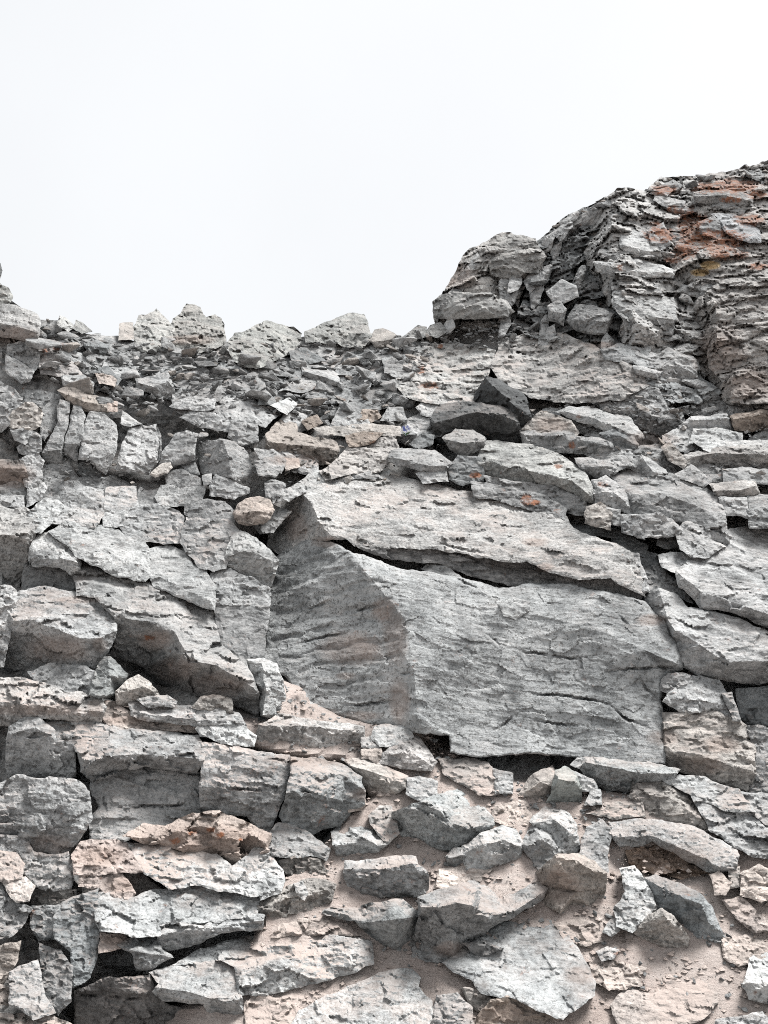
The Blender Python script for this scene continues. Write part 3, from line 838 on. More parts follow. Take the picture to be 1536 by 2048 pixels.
S('rock_slab', 'slab', 'wide slab with a long dark front face at the right edge', '1361,917 1417,901 1484,893 1560,898 1600,902 1600,950 1536,942 1447,947 1397,943 1367,928', '1375,918,34 1420,908,38 1484,905,40 1560,908,40 1598,910,40', m=38, ov=1.3, tint=(0.8, 0.78, 0.76), st=1.6)
S('rock_slab', 'slab', 'pale flat top lying behind the wide dark-fronted slab', '1384,888 1484,885 1600,884 1600,898 1536,896 1484,891 1417,899', '', m=26, g=0.6, tint=PL)
S('stone', 'stone', 'leaning leaf-shaped slate against the left end of the dark-fronted slab', '1327,892 1337,888 1374,925 1367,934 1340,918', '', m=40, g=-0.6, tint=WM)
S('rock_slab', 'slab', 'upturned thin slab with a shadowed lip near the right edge', '1421,973 1477,963 1512,966 1517,985 1484,996 1437,990', '1430,980,32 1475,978,34 1512,972,30', m=32, ov=1.5, tint=(1.05, 1, 0.96))
S('stone', 'stone', 'grey pointed stone left of the upturned thin slab', '1348,950 1381,933 1424,966 1411,971', '', m=22, g=-0.3)
S('rock_slab', 'slab', 'flat grey plate behind the upturned thin slab', '1446,942 1560,940 1560,967 1491,963 1447,962', '', m=14, g=-0.2)
S('rock_block', 'bedrock block', 'squared grey block below the upturned slab', '1441,998 1491,997 1497,1032 1452,1028', '', m=18, g=-0.3)
S('rock_block', 'bedrock block', 'long grey step reaching the right edge beside the squared grey block', '1497,1020 1560,1018 1600,1020 1600,1056 1500,1054', '', m=14, g=-0.3)
S('rock_slab', 'slab', 'grey strip of rock above the long step at the right edge', '1494,996 1600,990 1600,1018 1500,1016', '', m=8, g=-0.1)

# ---- dark boulders
S('boulder', 'boulder', 'shade-tinted black pointed boulder standing highest in the middle of the scree', '949,802 960,778 972,757 1000,765 1030,783 1050,797 1060,835 1040,857 1028,826 990,812', '972,759,60 1005,788,64 1034,815,58', m=58, ov=1.4, fl=0.5, gx=0, tint=(0.27, 0.28, 0.287), dust=0, st=0.8, rg=0.9, lift=26)  # dark tint stands for the sides turned from the light
S('boulder', 'boulder', 'broad boulder with a shade-tinted black front and pale top edge under the pointed boulder',
  '862,838 882,813 922,806 950,809 1000,815 1030,828 1037,860 1038,890 1010,882 960,872 930,856 905,870 885,886 868,870',
  '868,846,44 905,836,52 950,824,56 1000,829,60 1033,842,52', m=52, ov=1.5, fl=0.6, tint=(0.33, 0.338, 0.342), dust=0.25, rg=1.0, lift=16, thick=80)  # shade of the front is put into the whole tint
S('boulder', 'boulder', 'squat dark boulder below the broad black-fronted one', '889,877 912,863 945,863 969,880 962,900 932,911 902,895', '893,880,60 925,884,64 966,884,56', m=60, ov=1.3, tint=(0.8, 0.8, 0.79))
S('rock_slab', 'slab', 'flat-topped slab with a thick black underside left of the squat boulder', '782,908 802,902 872,903 899,927 882,944 845,938 812,931 779,923', '786,918,50 820,925,54 860,933,54 890,932,48', m=50, fl=0.4, ov=1.5, thick=50)
S('rock_block', 'rock', 'dark three-cornered rock face below the squat boulder', '897,937 919,913 959,917 966,958 925,967 899,957', '', m=30, g=-0.5, tint=DK)
S('stone', 'stone', 'flat stone in front of the slab with the black underside', '832,950 889,944 895,960 845,963', '', m=26, g=-0.2)
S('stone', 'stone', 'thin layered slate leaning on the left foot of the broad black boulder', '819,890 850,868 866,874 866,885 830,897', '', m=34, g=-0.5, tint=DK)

# ---- middle shelf
S('rock_ledge', 'rock ledge', 'smooth tan-topped ledge with a dark brown face below the scree', '532,870 565,838 589,852 594,870 669,887 675,902 665,921 605,928 562,908 534,894', '538,884,28 600,890,34 640,895,34 672,900,30', m=30, ov=1.2, fl=0.35, tint=(1.0, 0.90, 0.82))
S('rock_ledge', 'rock ledge', 'long straight low ledge left of the blue flower', '619,858 689,853 765,853 800,857 800,868 702,869 655,867', '', m=18, g=-0.4, tint=WM)
S('stone', 'stone', 'brown-faced block at the foot of the long straight ledge', '692,873 725,867 765,868 745,884 699,891', '', m=34, g=-0.5, tint=BR)
S('stone', 'stone', 'thin pale strip of slate above the long straight ledge', '685,843 739,844 742,853 689,852', '', m=18, tint=PL)
S('rock_slab', 'slab', 'pale pinkish slab below the brown-faced block', '640,946 679,918 700,894 745,881 790,876 795,900 778,925 760,938 700,945 650,955', '', '700,915 740,930', m=14, g=0.1, tint=(1.12, 1.06, 1.02))
S('stone', 'stone', 'reddish brown chunk in the left of the rubble shelf', '605,848 635,833 642,843 615,858', '', m=28, g=-0.5, tint=BR)
S('stone', 'stone', 'grey wedge above the long straight ledge', '659,850 679,820 722,827 722,840 700,848', '', m=24, g=-0.3)
S('stone', 'stone', 'tan rusty wedge in the rubble shelf', '725,823 752,823 760,832 742,841 723,840', '', m=26, g=-0.4, tint=BR)
S('stone', 'stone', 'grey wedge right of the tan rusty wedge', '762,837 779,817 805,817 813,837', '', m=24, g=-0.3)
S('rock_slab', 'slab', 'big loose slab tilted to the right in the scree below the skyline', '602,733 629,727 675,750 683,768 640,762 605,746', '606,742,36 645,754,40 680,764,34', m=36, ov=1.4, fl=0.7)
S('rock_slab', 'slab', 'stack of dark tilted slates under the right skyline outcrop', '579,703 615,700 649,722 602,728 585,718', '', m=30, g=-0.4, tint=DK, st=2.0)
S('rock_slab', 'slab', 'broad grey face just below the big tilted loose slab', '562,783 602,753 636,754 634,773 600,780', '', m=12, g=0.2)
S('stone', 'stone', 'white faceted stone in the left of the shelf', '545,813 579,800 590,806 572,825', '', m=26, g=0.4, tint=PL)
S('stone', 'stone', 'dark-fronted plate at the left of the shelf', '519,792 549,801 552,808 519,806', '', m=24, g=-0.5, tint=DK)
S('rock_block', 'rock', 'rounded grey lump beside the smooth tan-topped ledge', '512,900 545,903 569,920 562,943 532,928', '', m=34, g=-0.2)
S('rock_block', 'rock', 'rounded boulder touching the corner of the pillar wall', '512,923 545,923 559,934 549,951 519,948', '', m=36, g=-0.2)
S('stone', 'stone', 'upright grey stone above the small round tan boulder', '535,966 547,962 569,968 562,986 547,1003 535,994', '', m=26, gx=0.5)
S('stone', 'stone', 'dark faceted stone at the top corner of the great block', '559,984 605,972 611,978 577,1000 560,1000', '', m=30, g=-0.3)
S('stone', 'stone', 'small tan stone beside the smooth tan-topped ledge', '569,918 595,920 599,930 572,938', '', m=28, tint=PK)
S('rock_slab', 'slab', 'smooth white shelf directly above the pale top slab', '575,985 620,952 680,930 700,942 760,937 780,946 770,953 700,958 640,973 612,985', '', m=-4, g=0.2, tint=PL)
S('stone', 'stone', 'dark lens-shaped stone at the left end of the white shelf', '655,972 700,949 740,945 770,951 700,956', '', m=8, g=-0.3, tint=(0.85, 0.85, 0.85))

# ---- boulder in the notch
S('boulder', 'boulder', 'small rounded tan boulder perched over the dark notch left of the great block', '467,1027 478,1012 492,1003 515,997 538,1003 546,1020 540,1036 525,1046 500,1049 482,1044', '475,1026,50 505,1022,64 538,1026,54', m=56, ov=0.8, fl=0.5, tint=(1.02, 0.88, 0.79), rg=1.0, st=0.4, dust=0.4, bw=8, thick=50)

# ---- pale blocks of the left wall
S('rock_slab', 'slab', 'big pale slab with a crack along its lower edge in the left wall', '100,1064 137,1047 187,1053 233,1060 287,1080 297,1100 298,1148 291,1157 233,1150 200,1133 163,1115 153,1112 143,1090 112,1074', '137,1050,22 145,1090,34 160,1112,36|180,1110,40 240,1130,44 290,1140,42', m=36, rg=0.6, st=0.5, fl=0.35, ov=0.4, dust=0.1, tint=PL, thick=70)
S('rock_slab', 'slab', 'pale plate with a grey patch right of the cracked pale slab', '297,1102 333,1093 370,1107 383,1130 410,1147 427,1177 427,1216 393,1207 350,1189 309,1169 301,1150', '315,1150,36 360,1175,40 420,1200,40', '', m=36, rg=0.6, st=0.5, fl=0.35, ov=0.4, dust=0.1, tint=PL, thick=60)
S('rock_slab', 'slab', 'great pale tongue of rock with a dark brown overhang above the small cave',
  '158,1122 200,1140 233,1157 293,1163 303,1172 350,1196 393,1213 427,1222 433,1260 440,1290 460,1310 490,1330 505,1355 515,1390 514,1432 480,1412 400,1392 345,1376 310,1360 290,1332 270,1320 226,1310 233,1265 231,1235 190,1192 157,1186 150,1152',
  '236,1234,52 262,1240,58 295,1243,62 335,1247,62 350,1267,62 368,1300,60 382,1320,58 433,1330,56 473,1352,52 508,1376,46', '293,1163 298,1190 298,1200|275,1204 298,1197 315,1200|268,1234 300,1242', m=56, fl=0.5, ov=1.5, dust=0.35, tint=(1.08, 1.07, 1.06), thick=120, bw=5)
S('rock_slab', 'slab', 'pale ledge with a tan upper edge and brown overhang left of the cave',
  '36,1186 77,1176 113,1180 180,1190 213,1207 232,1232 230,1262 220,1290 207,1312 190,1338 150,1335 100,1325 60,1340 12,1342 17,1275 22,1230 30,1205',
  '26,1242,40 60,1240,44 105,1243,48 122,1262,50 160,1275,50 200,1275,48 227,1265,40', '', m=46, fl=0.5, ov=1.3, dust=0.5, thick=110, bw=5)
S('rock_block', 'bedrock block', 'grey recessed wall under the brown overhang left of the cave', '56,1347 100,1330 170,1337 188,1345 182,1388 150,1384 110,1377 80,1367', '', m=-14, g=-0.3)
S('rock_block', 'bedrock block', 'upright sliver block at the left edge beside the pale ledge', '-40,1172 22,1174 34,1190 25,1215 18,1230 15,1275 5,1332 -40,1345', '', m=24, g=-0.4)
S('stone', 'stone', 'upright wedge stone standing in the mouth of the small cave', '210,1315 220,1316 234,1333 257,1349 236,1382 230,1397 200,1393 183,1387 193,1347', '215,1318,26 220,1350,34 212,1392,30', m=20, tint=(0.95, 0.98, 0.97), bw=4)
S('stone', 'stone', 'small roof-shaped stone lying in the small cave', '235,1384 253,1367 277,1352 300,1369 315,1388 290,1396 257,1407 235,1406', '238,1384,36 262,1378,42 288,1373,42 312,1388,32', m=38, ov=1.2, tint=WM)
S('stone', 'stone', 'thin dark-sided slate in front of the small cave', '276,1402 300,1395 335,1393 352,1403 345,1410 290,1411', '', m=36, g=-0.4, thick=30)
S('rock_slab', 'slab', 'long flat plank of rock below the cave overhang', '257,1408 300,1411 350,1410 433,1420 475,1428 493,1447 400,1447 333,1443 293,1437 263,1427', '265,1424,26 330,1434,28 400,1440,28 480,1442,24', m=26, fl=0.5, ov=1.6)
S('stone', 'stone', 'squared tan block under the dark tip of the pale tongue', '385,1412 403,1397 437,1392 460,1400 465,1423 427,1420', '', '427,1395 432,1420', m=22, g=-0.3, tint=WM)
S('rock_block', 'bedrock block', 'left-edge block with a pale top and a black face', '-40,1012 43,1015 72,1032 75,1050 62,1085 55,1115 45,1150 33,1178 -40,1170', '-38,1068,44 50,1072,44 66,1058,38', m=42, fl=0.4, ov=1.2, thick=70, tint=(0.92, 0.9, 0.88))
S('rock_block', 'bedrock block', 'pale lumpy block above the black hollow in the left wall', '72,1074 98,1068 130,1085 155,1113 158,1140 146,1148 120,1131 60,1128 62,1100', '75,1110,30 120,1115,34 150,1125,32', m=32, fl=0.4, tint=PL)
S('rock_block', 'bedrock block', 'stone with painted-in shade inside the hollow of the left wall', '50,1131 120,1134 148,1155 150,1184 100,1182 45,1178', '', m=-46, g=-0.8, tint=(0.5, 0.5, 0.5))  # cave shade painted in by the low tint
S('rock_block', 'bedrock block', 'pale jagged wedge rising right from the left-edge block', '62,1022 90,1000 125,1003 127,1012 105,1040 78,1064 62,1062', '', m=20, g=0.1, gx=-0.3, tint=PL)
for (o, l, k) in [
    ('110,1022 123,1000 140,985 175,978 210,985 215,1015 196,1044 185,1053 140,1045 107,1043', 'wide pale pinkish block right of the jagged wedge', dict(g=0.15, dust=0.6, m=12)),
    ('215,978 268,978 272,1020 266,1035 226,1050 214,1055 213,1010', 'pale squared block left of the vertical crack', dict(m=12, dust=0.6)),
    ('290,985 320,980 330,995 315,1006 276,1010 283,976', 'small pale block right of the vertical crack', dict(m=8)),
    ('323,974 345,975 407,978 405,1000 367,1006 322,1009 314,994', 'pale oblong block with a dark joint under it', dict(m=16, tint=PL)),
    ('272,1014 320,1013 353,1027 363,1038 363,1080 327,1083 290,1078 250,1063 240,1050', 'pale pinkish block split by a short vertical crack', dict(m=14, dust=0.6, c='345,1040 345,1078')),
    ('369,1008 417,1005 447,1008 467,1027 470,1040 433,1037 393,1033 371,1026', 'flat grey-white block left of the round tan boulder', dict(m=16)),
    ('374,1040 433,1040 467,1048 473,1063 463,1077 450,1110 448,1133 427,1140 400,1130 377,1100 366,1080', 'pale block with a pink patch left of the dark notch stone', dict(m=18, dust=0.6)),
    ('425,1150 460,1143 500,1160 538,1180 536,1218 500,1214 450,1205 431,1208', 'panel of speckled rock left of the deep dark gully', dict(m=8, rg=1.3)),
    ('432,1213 480,1207 537,1225 528,1265 525,1310 490,1312 457,1296 441,1285 437,1240', 'grey panel low in the wall left of the gully', dict(m=4))]:
    c = k.pop('c', '')
    k.setdefault('rg', 0.65); k.setdefault('st', 0.6)
    S('rock_block', 'bedrock block', l, o, '', c, grow=6, bw=1.6, **k)
S('rock_block', 'bedrock block', 'dark-sided rounded block at the left rim of the gully', '452,1112 467,1071 480,1065 512,1080 555,1120 546,1157 539,1178 512,1170 497,1153 453,1128', '460,1105,36 500,1100,44 550,1125,30', m=40, fl=0.4, ov=0.9, tint=(0.9, 0.9, 0.89))
S('rock_block', 'bedrock block', 'leaning pale stone between the tongue and the foot of the gully', '499,1322 530,1318 550,1330 563,1360 567,1430 545,1436 520,1432 517,1390 507,1357', '525,1325,26 530,1380,34 525,1428,28', m=22, tint=PL)

# ---- pillars of the upper left wall
for (o, r, l, k) in [
    ('83,820 100,800 117,797 115,830 103,865 90,885 79,870', '', 'leftmost dark pillar of the jointed wall', dict(m=8, gx=-0.3)),
    ('119,797 140,803 137,845 128,880 126,925 120,930 85,925 84,905 100,880 114,840', '95,902,26 124,900,24', 'second pillar with an undercut foot', dict(m=22, ov=1.3, fl=0.0)),
    ('147,810 163,812 172,833 167,873 157,893 155,927 130,910 130,883 141,840', '135,886,24 160,884,26', 'narrow pillar with a notched foot', dict(m=22, ov=0.8, fl=0)),
    ('180,823 207,827 233,850 237,877 230,910 213,947 197,937 177,920 157,917 163,883 173,843', '165,908,30 200,918,34 228,905,30', 'broadest pillar of the jointed wall with a broken lower corner', dict(m=32, fl=0.05, ov=1.0)),
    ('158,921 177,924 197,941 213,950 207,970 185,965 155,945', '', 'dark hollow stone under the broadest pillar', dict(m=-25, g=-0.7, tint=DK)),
    ('260,853 290,852 311,850 317,877 313,930 297,950 267,943 233,940 240,900 247,883', '245,925,24 270,930,28 310,915,24', 'squared pillar right of the broadest pillar', dict(m=28, fl=0.05, ov=0.8)),
    ('314,853 322,870 323,910 317,926 316,880', '', 'thin splinter between two squared pillars', dict(m=18, gx=0.8)),
    ('245,820 285,850 262,852 242,845', '', 'white wedge lying on the pillar tops', dict(m=30, g=0.6, tint=PL)),
    ('354,867 373,862 397,870 391,887 390,920 367,928 343,938 318,930 327,897', '325,922,22 365,918,26 388,908,24', 'pale pillar with a sloping base near the dark-sided one', dict(m=24, fl=0.05, ov=1.0)),
    ('365,934 390,926 401,950 380,950', '', 'grey foot stone under the pale pillar', dict(m=6)),
    ('393,890,-25 417,880,-5 440,877,14 455,880,24 490,893,14 500,920,10 505,950,6 495,960,0 463,955,26 430,950,4 403,947,-20 397,917,-25', '447,880,28 457,910,36 464,953,28', 'large end pillar with a dark left side and pale right side', dict(m=20)),
    ('301,950 320,930 343,925 346,935 335,947 310,955', '', 'small tan stone at the foot of the squared pillar', dict(m=36, g=-0.2, tint=WM)),
    ('331,947 363,938 403,956 403,970 350,977 330,970', '', 'flat polygonal block at the foot of the pillars', dict(m=16, g=-0.1)),
    ('405,950 423,947 424,967 407,973', '', 'little cube-like stone at the foot of the end pillar', dict(m=20)),
    ('430,948 467,960 500,977 500,987 467,1000 420,990 417,973', '', 'broad grey block below the end pillar', dict(m=20, g=-0.1)),
    ('60,1110 60,1110 61,1111', '', '', None)]:
    if k is None: continue
    k.setdefault('bw', 3); k.setdefault('grow', 0.5); k.setdefault('rg', 0.8)
    S('rock_pillar' if 'pillar' in l.split(' at ')[0] and not l.startswith(('white', 'small', 'flat', 'little', 'broad grey', 'grey', 'dark hollow', 'thin')) else 'rock_block', 'rock pillar' if ' pillar' in l and not l.startswith(('white', 'small', 'flat', 'little', 'broad grey', 'grey', 'dark hollow', 'thin')) else 'rock', l, o, r, **k)

# ---- left edge
S('boulder', 'boulder', 'overhanging boulder with a brown underside jutting in at the upper left edge', '-60,606 0,610 33,615 73,632 78,648 75,672 66,684 37,674 0,668 -60,660', '-55,645,56 0,647,58 40,655,58 74,664,50', m=56, fl=0.4, ov=1.8, tint=(0.86, 0.85, 0.84), thick=120)
S('stone', 'stone', 'small weathered stones stacked on the overhanging boulder', '-40,566 0,570 15,580 20,591 18,612 -40,612', '', '-20,592 20,592', m=40, tint=GN)
S('stone', 'stone', 'dark tip of rock showing at the far left edge above the stacked stones', '-30,528 0,531 2,541 -6,560 -30,566', '', m=40, tint=DK)
for (o, l, k) in [
    ('17,690 50,683 73,690 78,733 63,740 43,727 17,713', 'grey block under the overhanging boulder', dict(m=10, g=-0.4)),
    ('13,713 43,730 65,743 57,760 43,763 23,750 15,733', 'angular block below the grey block at the left edge', dict(m=14, g=-0.4)),
    ('-40,767 0,767 20,777 43,797 40,810 20,813 -40,806', 'pale slab at the left edge beside the pillars', dict(m=30, g=-0.2)),
    ('-40,808 0,807 32,830 20,843 0,860 -40,860', 'pale tilted slab at the left edge under the flat one', dict(m=34, g=-0.3)),
    ('27,820 50,807 63,810 82,830 78,850 57,860 37,857 17,847', 'pale-faced stone leaning on the leftmost pillar', dict(m=36, g=-0.2, tint=WM)),
    ('22,857 45,860 67,865 50,887 33,877', 'small pale slate below the leaning stone', dict(m=30, g=0.2)),
    ('37,897 70,867 80,877 80,900 60,910 40,903', 'dark wedge beside the foot of the leftmost pillar', dict(m=24, g=-0.5)),
    ('38,924 77,907 83,923 80,957 60,983 54,970 53,945', 'grey block right of the brown-faced left-edge block', dict(m=20, g=-0.2)),
    ('-40,990 47,997 47,1011 -40,1010', 'thin grey layer under the brown-faced left-edge block', dict(m=14)),
    ('60,968 85,964 88,977 80,997 56,1014', 'tan-grey stone below the grey block in the left wall', dict(m=14))]:
    S('rock_block', 'rock', l, o, **k)
S('rock_block', 'bedrock block', 'brown-faced square block at the left edge below the pillars', '-40,920 0,923 47,925 53,947 50,987 -40,987', '-35,934,40 45,936,40', m=38, ov=1.2, tint=(0.72, 0.66, 0.62))
S('rock_slab', 'slab', 'pale smooth slope with red lichen right of the overhanging boulder', '79,690 117,687 150,735 170,752 125,752 83,742', '', '95,715 112,740', m=4, g=0.2, tint=(1.15, 1.08, 1.05))
S('rock_slab', 'slab', 'brown plank-like slab lying across the pillar tops', '117,780 143,773 187,797 217,810 215,820 170,820 140,803', '120,785,30 160,798,36 212,815,32', m=32, ov=1.2, tint=(0.9, 0.8, 0.72))
S('stone', 'stone', 'tan end block beside the brown plank-like slab', '216,803 232,806 233,819 217,820', '', m=34, tint=(1.15, 0.95, 0.85))
S('boulder', 'boulder', 'large loose block with a pale top and dark front in the left scree', '273,763 337,748 343,775 348,797 340,810 323,810 310,785 273,777', '276,768,44 306,774,52 339,762,50', m=48, ov=1.3, fl=0.6, tint=(0.9, 0.9, 0.9), thick=60)
S('boulder', 'boulder', 'dark rounded block near the top of the left scree', '170,690 187,685 218,690 217,706 187,706 175,701', '174,692,40 215,694,40', m=38, tint=DK)
S('stone', 'stone', 'pale faceted stone in front of a leaning beam in the left scree', '193,749 213,747 230,760 229,768 200,763', '', m=36, g=-0.1, tint=PK)
S('stone', 'stone', 'leaning dark beam of rock in the left scree', '189,741 213,736 241,761 238,766 212,746', '', m=34, g=-0.6, tint=DK)
S('rock_block', 'rock', 'grey stone behind the brown plank-like slab', '122,757 167,753 184,768 185,783 160,776 127,768', '126,762,26 180,772,28', m=24)
S('rock_slab', 'slab', 'smooth bedrock shelf above the pale pillar', '345,792 400,781 440,790 520,801 558,830 530,848 470,838 400,833 352,820', '', '400,800 470,815', m=-8, g=0.2)
S('stone', 'stone', 'long low stone with a dark right end on the smooth bedrock shelf', '343,811 360,804 393,797 430,800 430,815 370,815', '', m=14, g=-0.3)
S('rock_slab', 'slab', 'grey rounded rib of bedrock over the end pillar', '362,832 400,818 430,831 460,845 500,851 450,861 400,850', '', m=-2, g=-0.1)
S('rock_block', 'rock', 'dark-fronted lump right of the grey rounded rib', '462,846 512,852 514,880 482,888 460,872', '', m=6, g=-0.4, tint=(0.85, 0.85, 0.85))

# ---- skyline outcrops
S('stone', 'stone', 'small square knob standing on the skyline left of the outcrops', '243,649 262,648 265,678 240,678', '', m=20, tint=WM)
S('rock_outcrop', 'outcrop', 'pale faceted outcrop with a sharp right shoulder on the skyline', '266,664 273,650 282,634 297,632 313,622 328,638 343,653 340,690 310,700 275,698', '282,650,24 310,655,30 328,650,26', '318,660 333,658', m=26, ov=0.25, tint=(0.88, 0.88, 0.85), rg=1.5)
S('rock_outcrop', 'outcrop', 'tallest lumpy outcrop on the skyline made of crumbling layers', '345,651 350,638 363,630 373,611 397,617 413,637 433,632 443,647 450,680 423,698 383,702 330,698', '360,655,26 400,650,32 440,655,26', '', m=26, ov=0.2, tint=(0.9, 0.89, 0.85), rg=2.0, st=2.2)
S('rock_outcrop', 'outcrop', 'rounded greenish outcrop in the middle of the skyline', '455,690 470,672 482,668 500,662 520,650 535,645 569,656 585,657 600,668 592,688 579,702 532,728 512,734 470,722', '', m=10, g=0.05, tint=GN, rg=1.8, st=0.8)
S('rock_outcrop', 'outcrop', 'square-shouldered outcrop with a steep dark right side on the skyline', '610,668 645,653 672,640 699,630 725,631 733,650 740,672 725,690 699,693 672,682 612,680', '720,634,26 728,665,30|630,668,24 680,668,28', '', m=26, ov=0.4, tint=(0.88, 0.88, 0.85), rg=1.4, st=1.5)
S('rock_outcrop', 'outcrop', 'low rounded hump right of the square-shouldered outcrop', '741,681 752,663 765,660 789,673 780,688 752,692', '746,684,22 782,680,22', m=22, tint=WM)
for i, (o, l) in enumerate([('819,671 838,655 850,657 850,672 830,676', 'upright stone on the skyline near the cliff foot'), ('852,668 862,655 880,648 890,662 872,672', 'dark stone on the skyline touching the cliff foot'),
        ('118,645 122,634 130,640 147,656 140,660', 'pointed slate sticking up on the left skyline'), ('150,655 154,644 166,652 180,662 165,664', 'small peaked stone on the left skyline')]):
    S('stone', 'stone', l, o, '', m=20, g=-0.2, tint=(0.95, 0.95, 0.93))

# ---- the right-hand cliff
S('boulder', 'outcrop', 'bulging lens of layered rock at the left foot of the right-hand cliff', '867,607 880,596 905,588 945,588 979,590 1012,608 1026,623 1010,632 975,634 945,633 895,637 870,632', '872,622,44 910,612,60 960,612,62 1015,618,44', m=54, ov=1.1, fl=0.1, st=2.2, tint=(0.95, 0.94, 0.92), thick=90)
cliff_parent = None
def CL(o, r='', c='', **k):
    k.setdefault('m', 24); k.setdefault('bw', 5); k.setdefault('sp', 3.4)
    R('rock_block', k.pop('label', None), o, r, c, parent=CLIFF, **k)
CLIFF_FACES = [
    ('872,642 868,612 882,600 905,564 930,517 945,500 985,476 1020,468 1065,480 1085,515 1080,545 1055,560 1035,600 1030,640 1000,662 940,660', '890,610,20 940,560,30 1000,520,34 1050,510,30', dict(m=20, fl=0.2, ov=0.7, jag=15, tint=(1, .97, .94))),
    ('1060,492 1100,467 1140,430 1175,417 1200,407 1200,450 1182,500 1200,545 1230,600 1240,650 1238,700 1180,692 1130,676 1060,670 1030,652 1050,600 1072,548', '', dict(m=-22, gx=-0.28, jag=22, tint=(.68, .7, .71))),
    ('1196,405,-24 1240,378,0 1290,385,4 1320,360,0 1390,354,-4 1405,400,0 1400,450,0 1356,490,0 1350,545,2 1384,600,-6 1404,660,-12 1420,735,-24 1394,772,-20 1300,768,-24 1266,720,-40 1228,640,-50 1215,600,-50 1186,545,-50 1166,500,-44 1190,450,-36', '1222,430,34 1225,480,36 1222,530,40 1250,590,44 1275,645,40 1310,668,34|1330,690,-6 1345,740,0', dict(m=30, jag=17, st=1.8, tint=(1.08, 1.06, 1.04))),
    ('1396,354,4 1440,348,4 1480,341,4 1536,324,4 1640,290,4 1640,830,0 1460,806,-8 1440,786,-20 1412,740,-34 1402,660,-30 1376,600,-24 1342,545,-4 1350,490,6 1396,450,10 1400,400,6', '1370,520,28 1400,560,40 1432,610,52 1436,690,50 1470,750,44|1480,450,26 1600,430,26|1520,600,56 1610,590,56', dict(m=30, jag=13, st=1.5, tint=(1.12, 1.07, 1.03))),
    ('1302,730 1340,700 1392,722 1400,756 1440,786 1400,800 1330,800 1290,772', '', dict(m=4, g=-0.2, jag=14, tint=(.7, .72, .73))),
]
CLIFF_BLOCKS = [
    ('985,478 1020,469 1065,480 1090,515 1074,543 1055,541 1024,556 985,545 975,512', '990,520,40 1024,515,48 1046,505,50 1086,518,44', dict(m=46, ov=0.6, st=1.4, tint=(1, .98, .95))),
    ('1227,575 1260,572 1290,590 1345,600 1350,640 1343,650 1300,646 1260,640 1230,614', '1232,606,44 1270,625,52 1345,640,50', dict(m=50, fl=0.5, ov=0.8, tint=PL, c='1282,585 1297,606|1336,620 1334,640')),
    ('1235,618 1260,643 1300,649 1346,653 1346,667 1290,664 1255,655', '', dict(m=34, g=-0.9)),
    ('1187,527 1224,529 1277,523 1350,543 1344,554 1307,552 1270,555 1230,558 1195,540', '1195,532,40 1270,542,46 1345,548,42', dict(m=42, tint=PL)),
    ('1237,458 1290,467 1324,498 1324,509 1264,514 1244,494', '1246,490,36 1290,502,40 1322,504,38', dict(m=38, fl=0.6, tint=PL)),
    ('1299,462 1324,450 1340,487 1324,496 1307,486', '', dict(m=40, gx=0.3, tint=(.85, .86, .87))),
    ('1427,428 1467,430 1517,467 1520,480 1500,483 1454,462', '', dict(m=40, g=0.5, tint=(1.05, 1.08, 1.12))),
    ('1397,447 1427,434 1454,467 1440,480 1407,468', '', dict(m=36, g=-0.5, gx=-0.5, tint=(.8, .81, .82))),
    ('1418,606 1464,572 1536,556 1640,548 1640,652 1536,650 1522,667 1464,662 1428,660', '1434,624,46 1500,594,54 1630,580,56', dict(m=46, ov=0.5, fl=0.4, jag=10, tint=(1.16, 1.1, 1.06), c='1470,590 1478,625|1500,600 1536,606')),
    ('1422,666 1464,668 1524,671 1640,668 1640,718 1534,716 1490,731 1446,764 1420,734', '1436,700,44 1490,690,50 1630,694,46', dict(m=44, ov=0.5, jag=10, tint=(1.1, 1.06, 1.03))),
    ('1466,753 1497,733 1540,722 1640,718 1640,822 1536,804 1464,802', '', dict(m=36, g=0.1, jag=10, tint=(1.16, 1.09, 1.04), c='1500,760 1510,790')),
    ('1387,388 1454,384 1504,396 1506,410 1450,404 1390,404', '1390,394,44 1450,390,46 1502,402,44', dict(m=44, ov=1.5, tint=(.75, .74, .73))),
    ('1300,722 1337,700 1390,721 1394,753 1357,770 1306,764', '1310,740,20 1340,722,28 1385,745,20', dict(m=20, ov=0.9, tint=(.85, .85, .85))),
    ('1094,588 1124,563 1150,573 1155,590 1112,606', '', dict(m=30, g=-0.2, gx=-0.4)),
    ('1134,644 1157,610 1190,617 1227,630 1212,667 1157,660', '1150,640,26 1215,645,26', dict(m=24, g=-0.3)),
    ('1097,614 1120,602 1128,617 1124,650 1098,637', '1100,622,46 1125,624,46', dict(m=44, ov=1.1, label='loose dark boulder caught in the cliff gully')),
    ('1204,701 1237,693 1298,700 1296,756 1270,724 1212,717', '', dict(m=16, tint=(.85, .87, .88))),
    ('1410,500 1450,492 1470,505 1448,518 1420,512', '1412,506,40 1465,506,40', dict(m=40, ov=1.4, tint=(.85, .83, .8))),
]

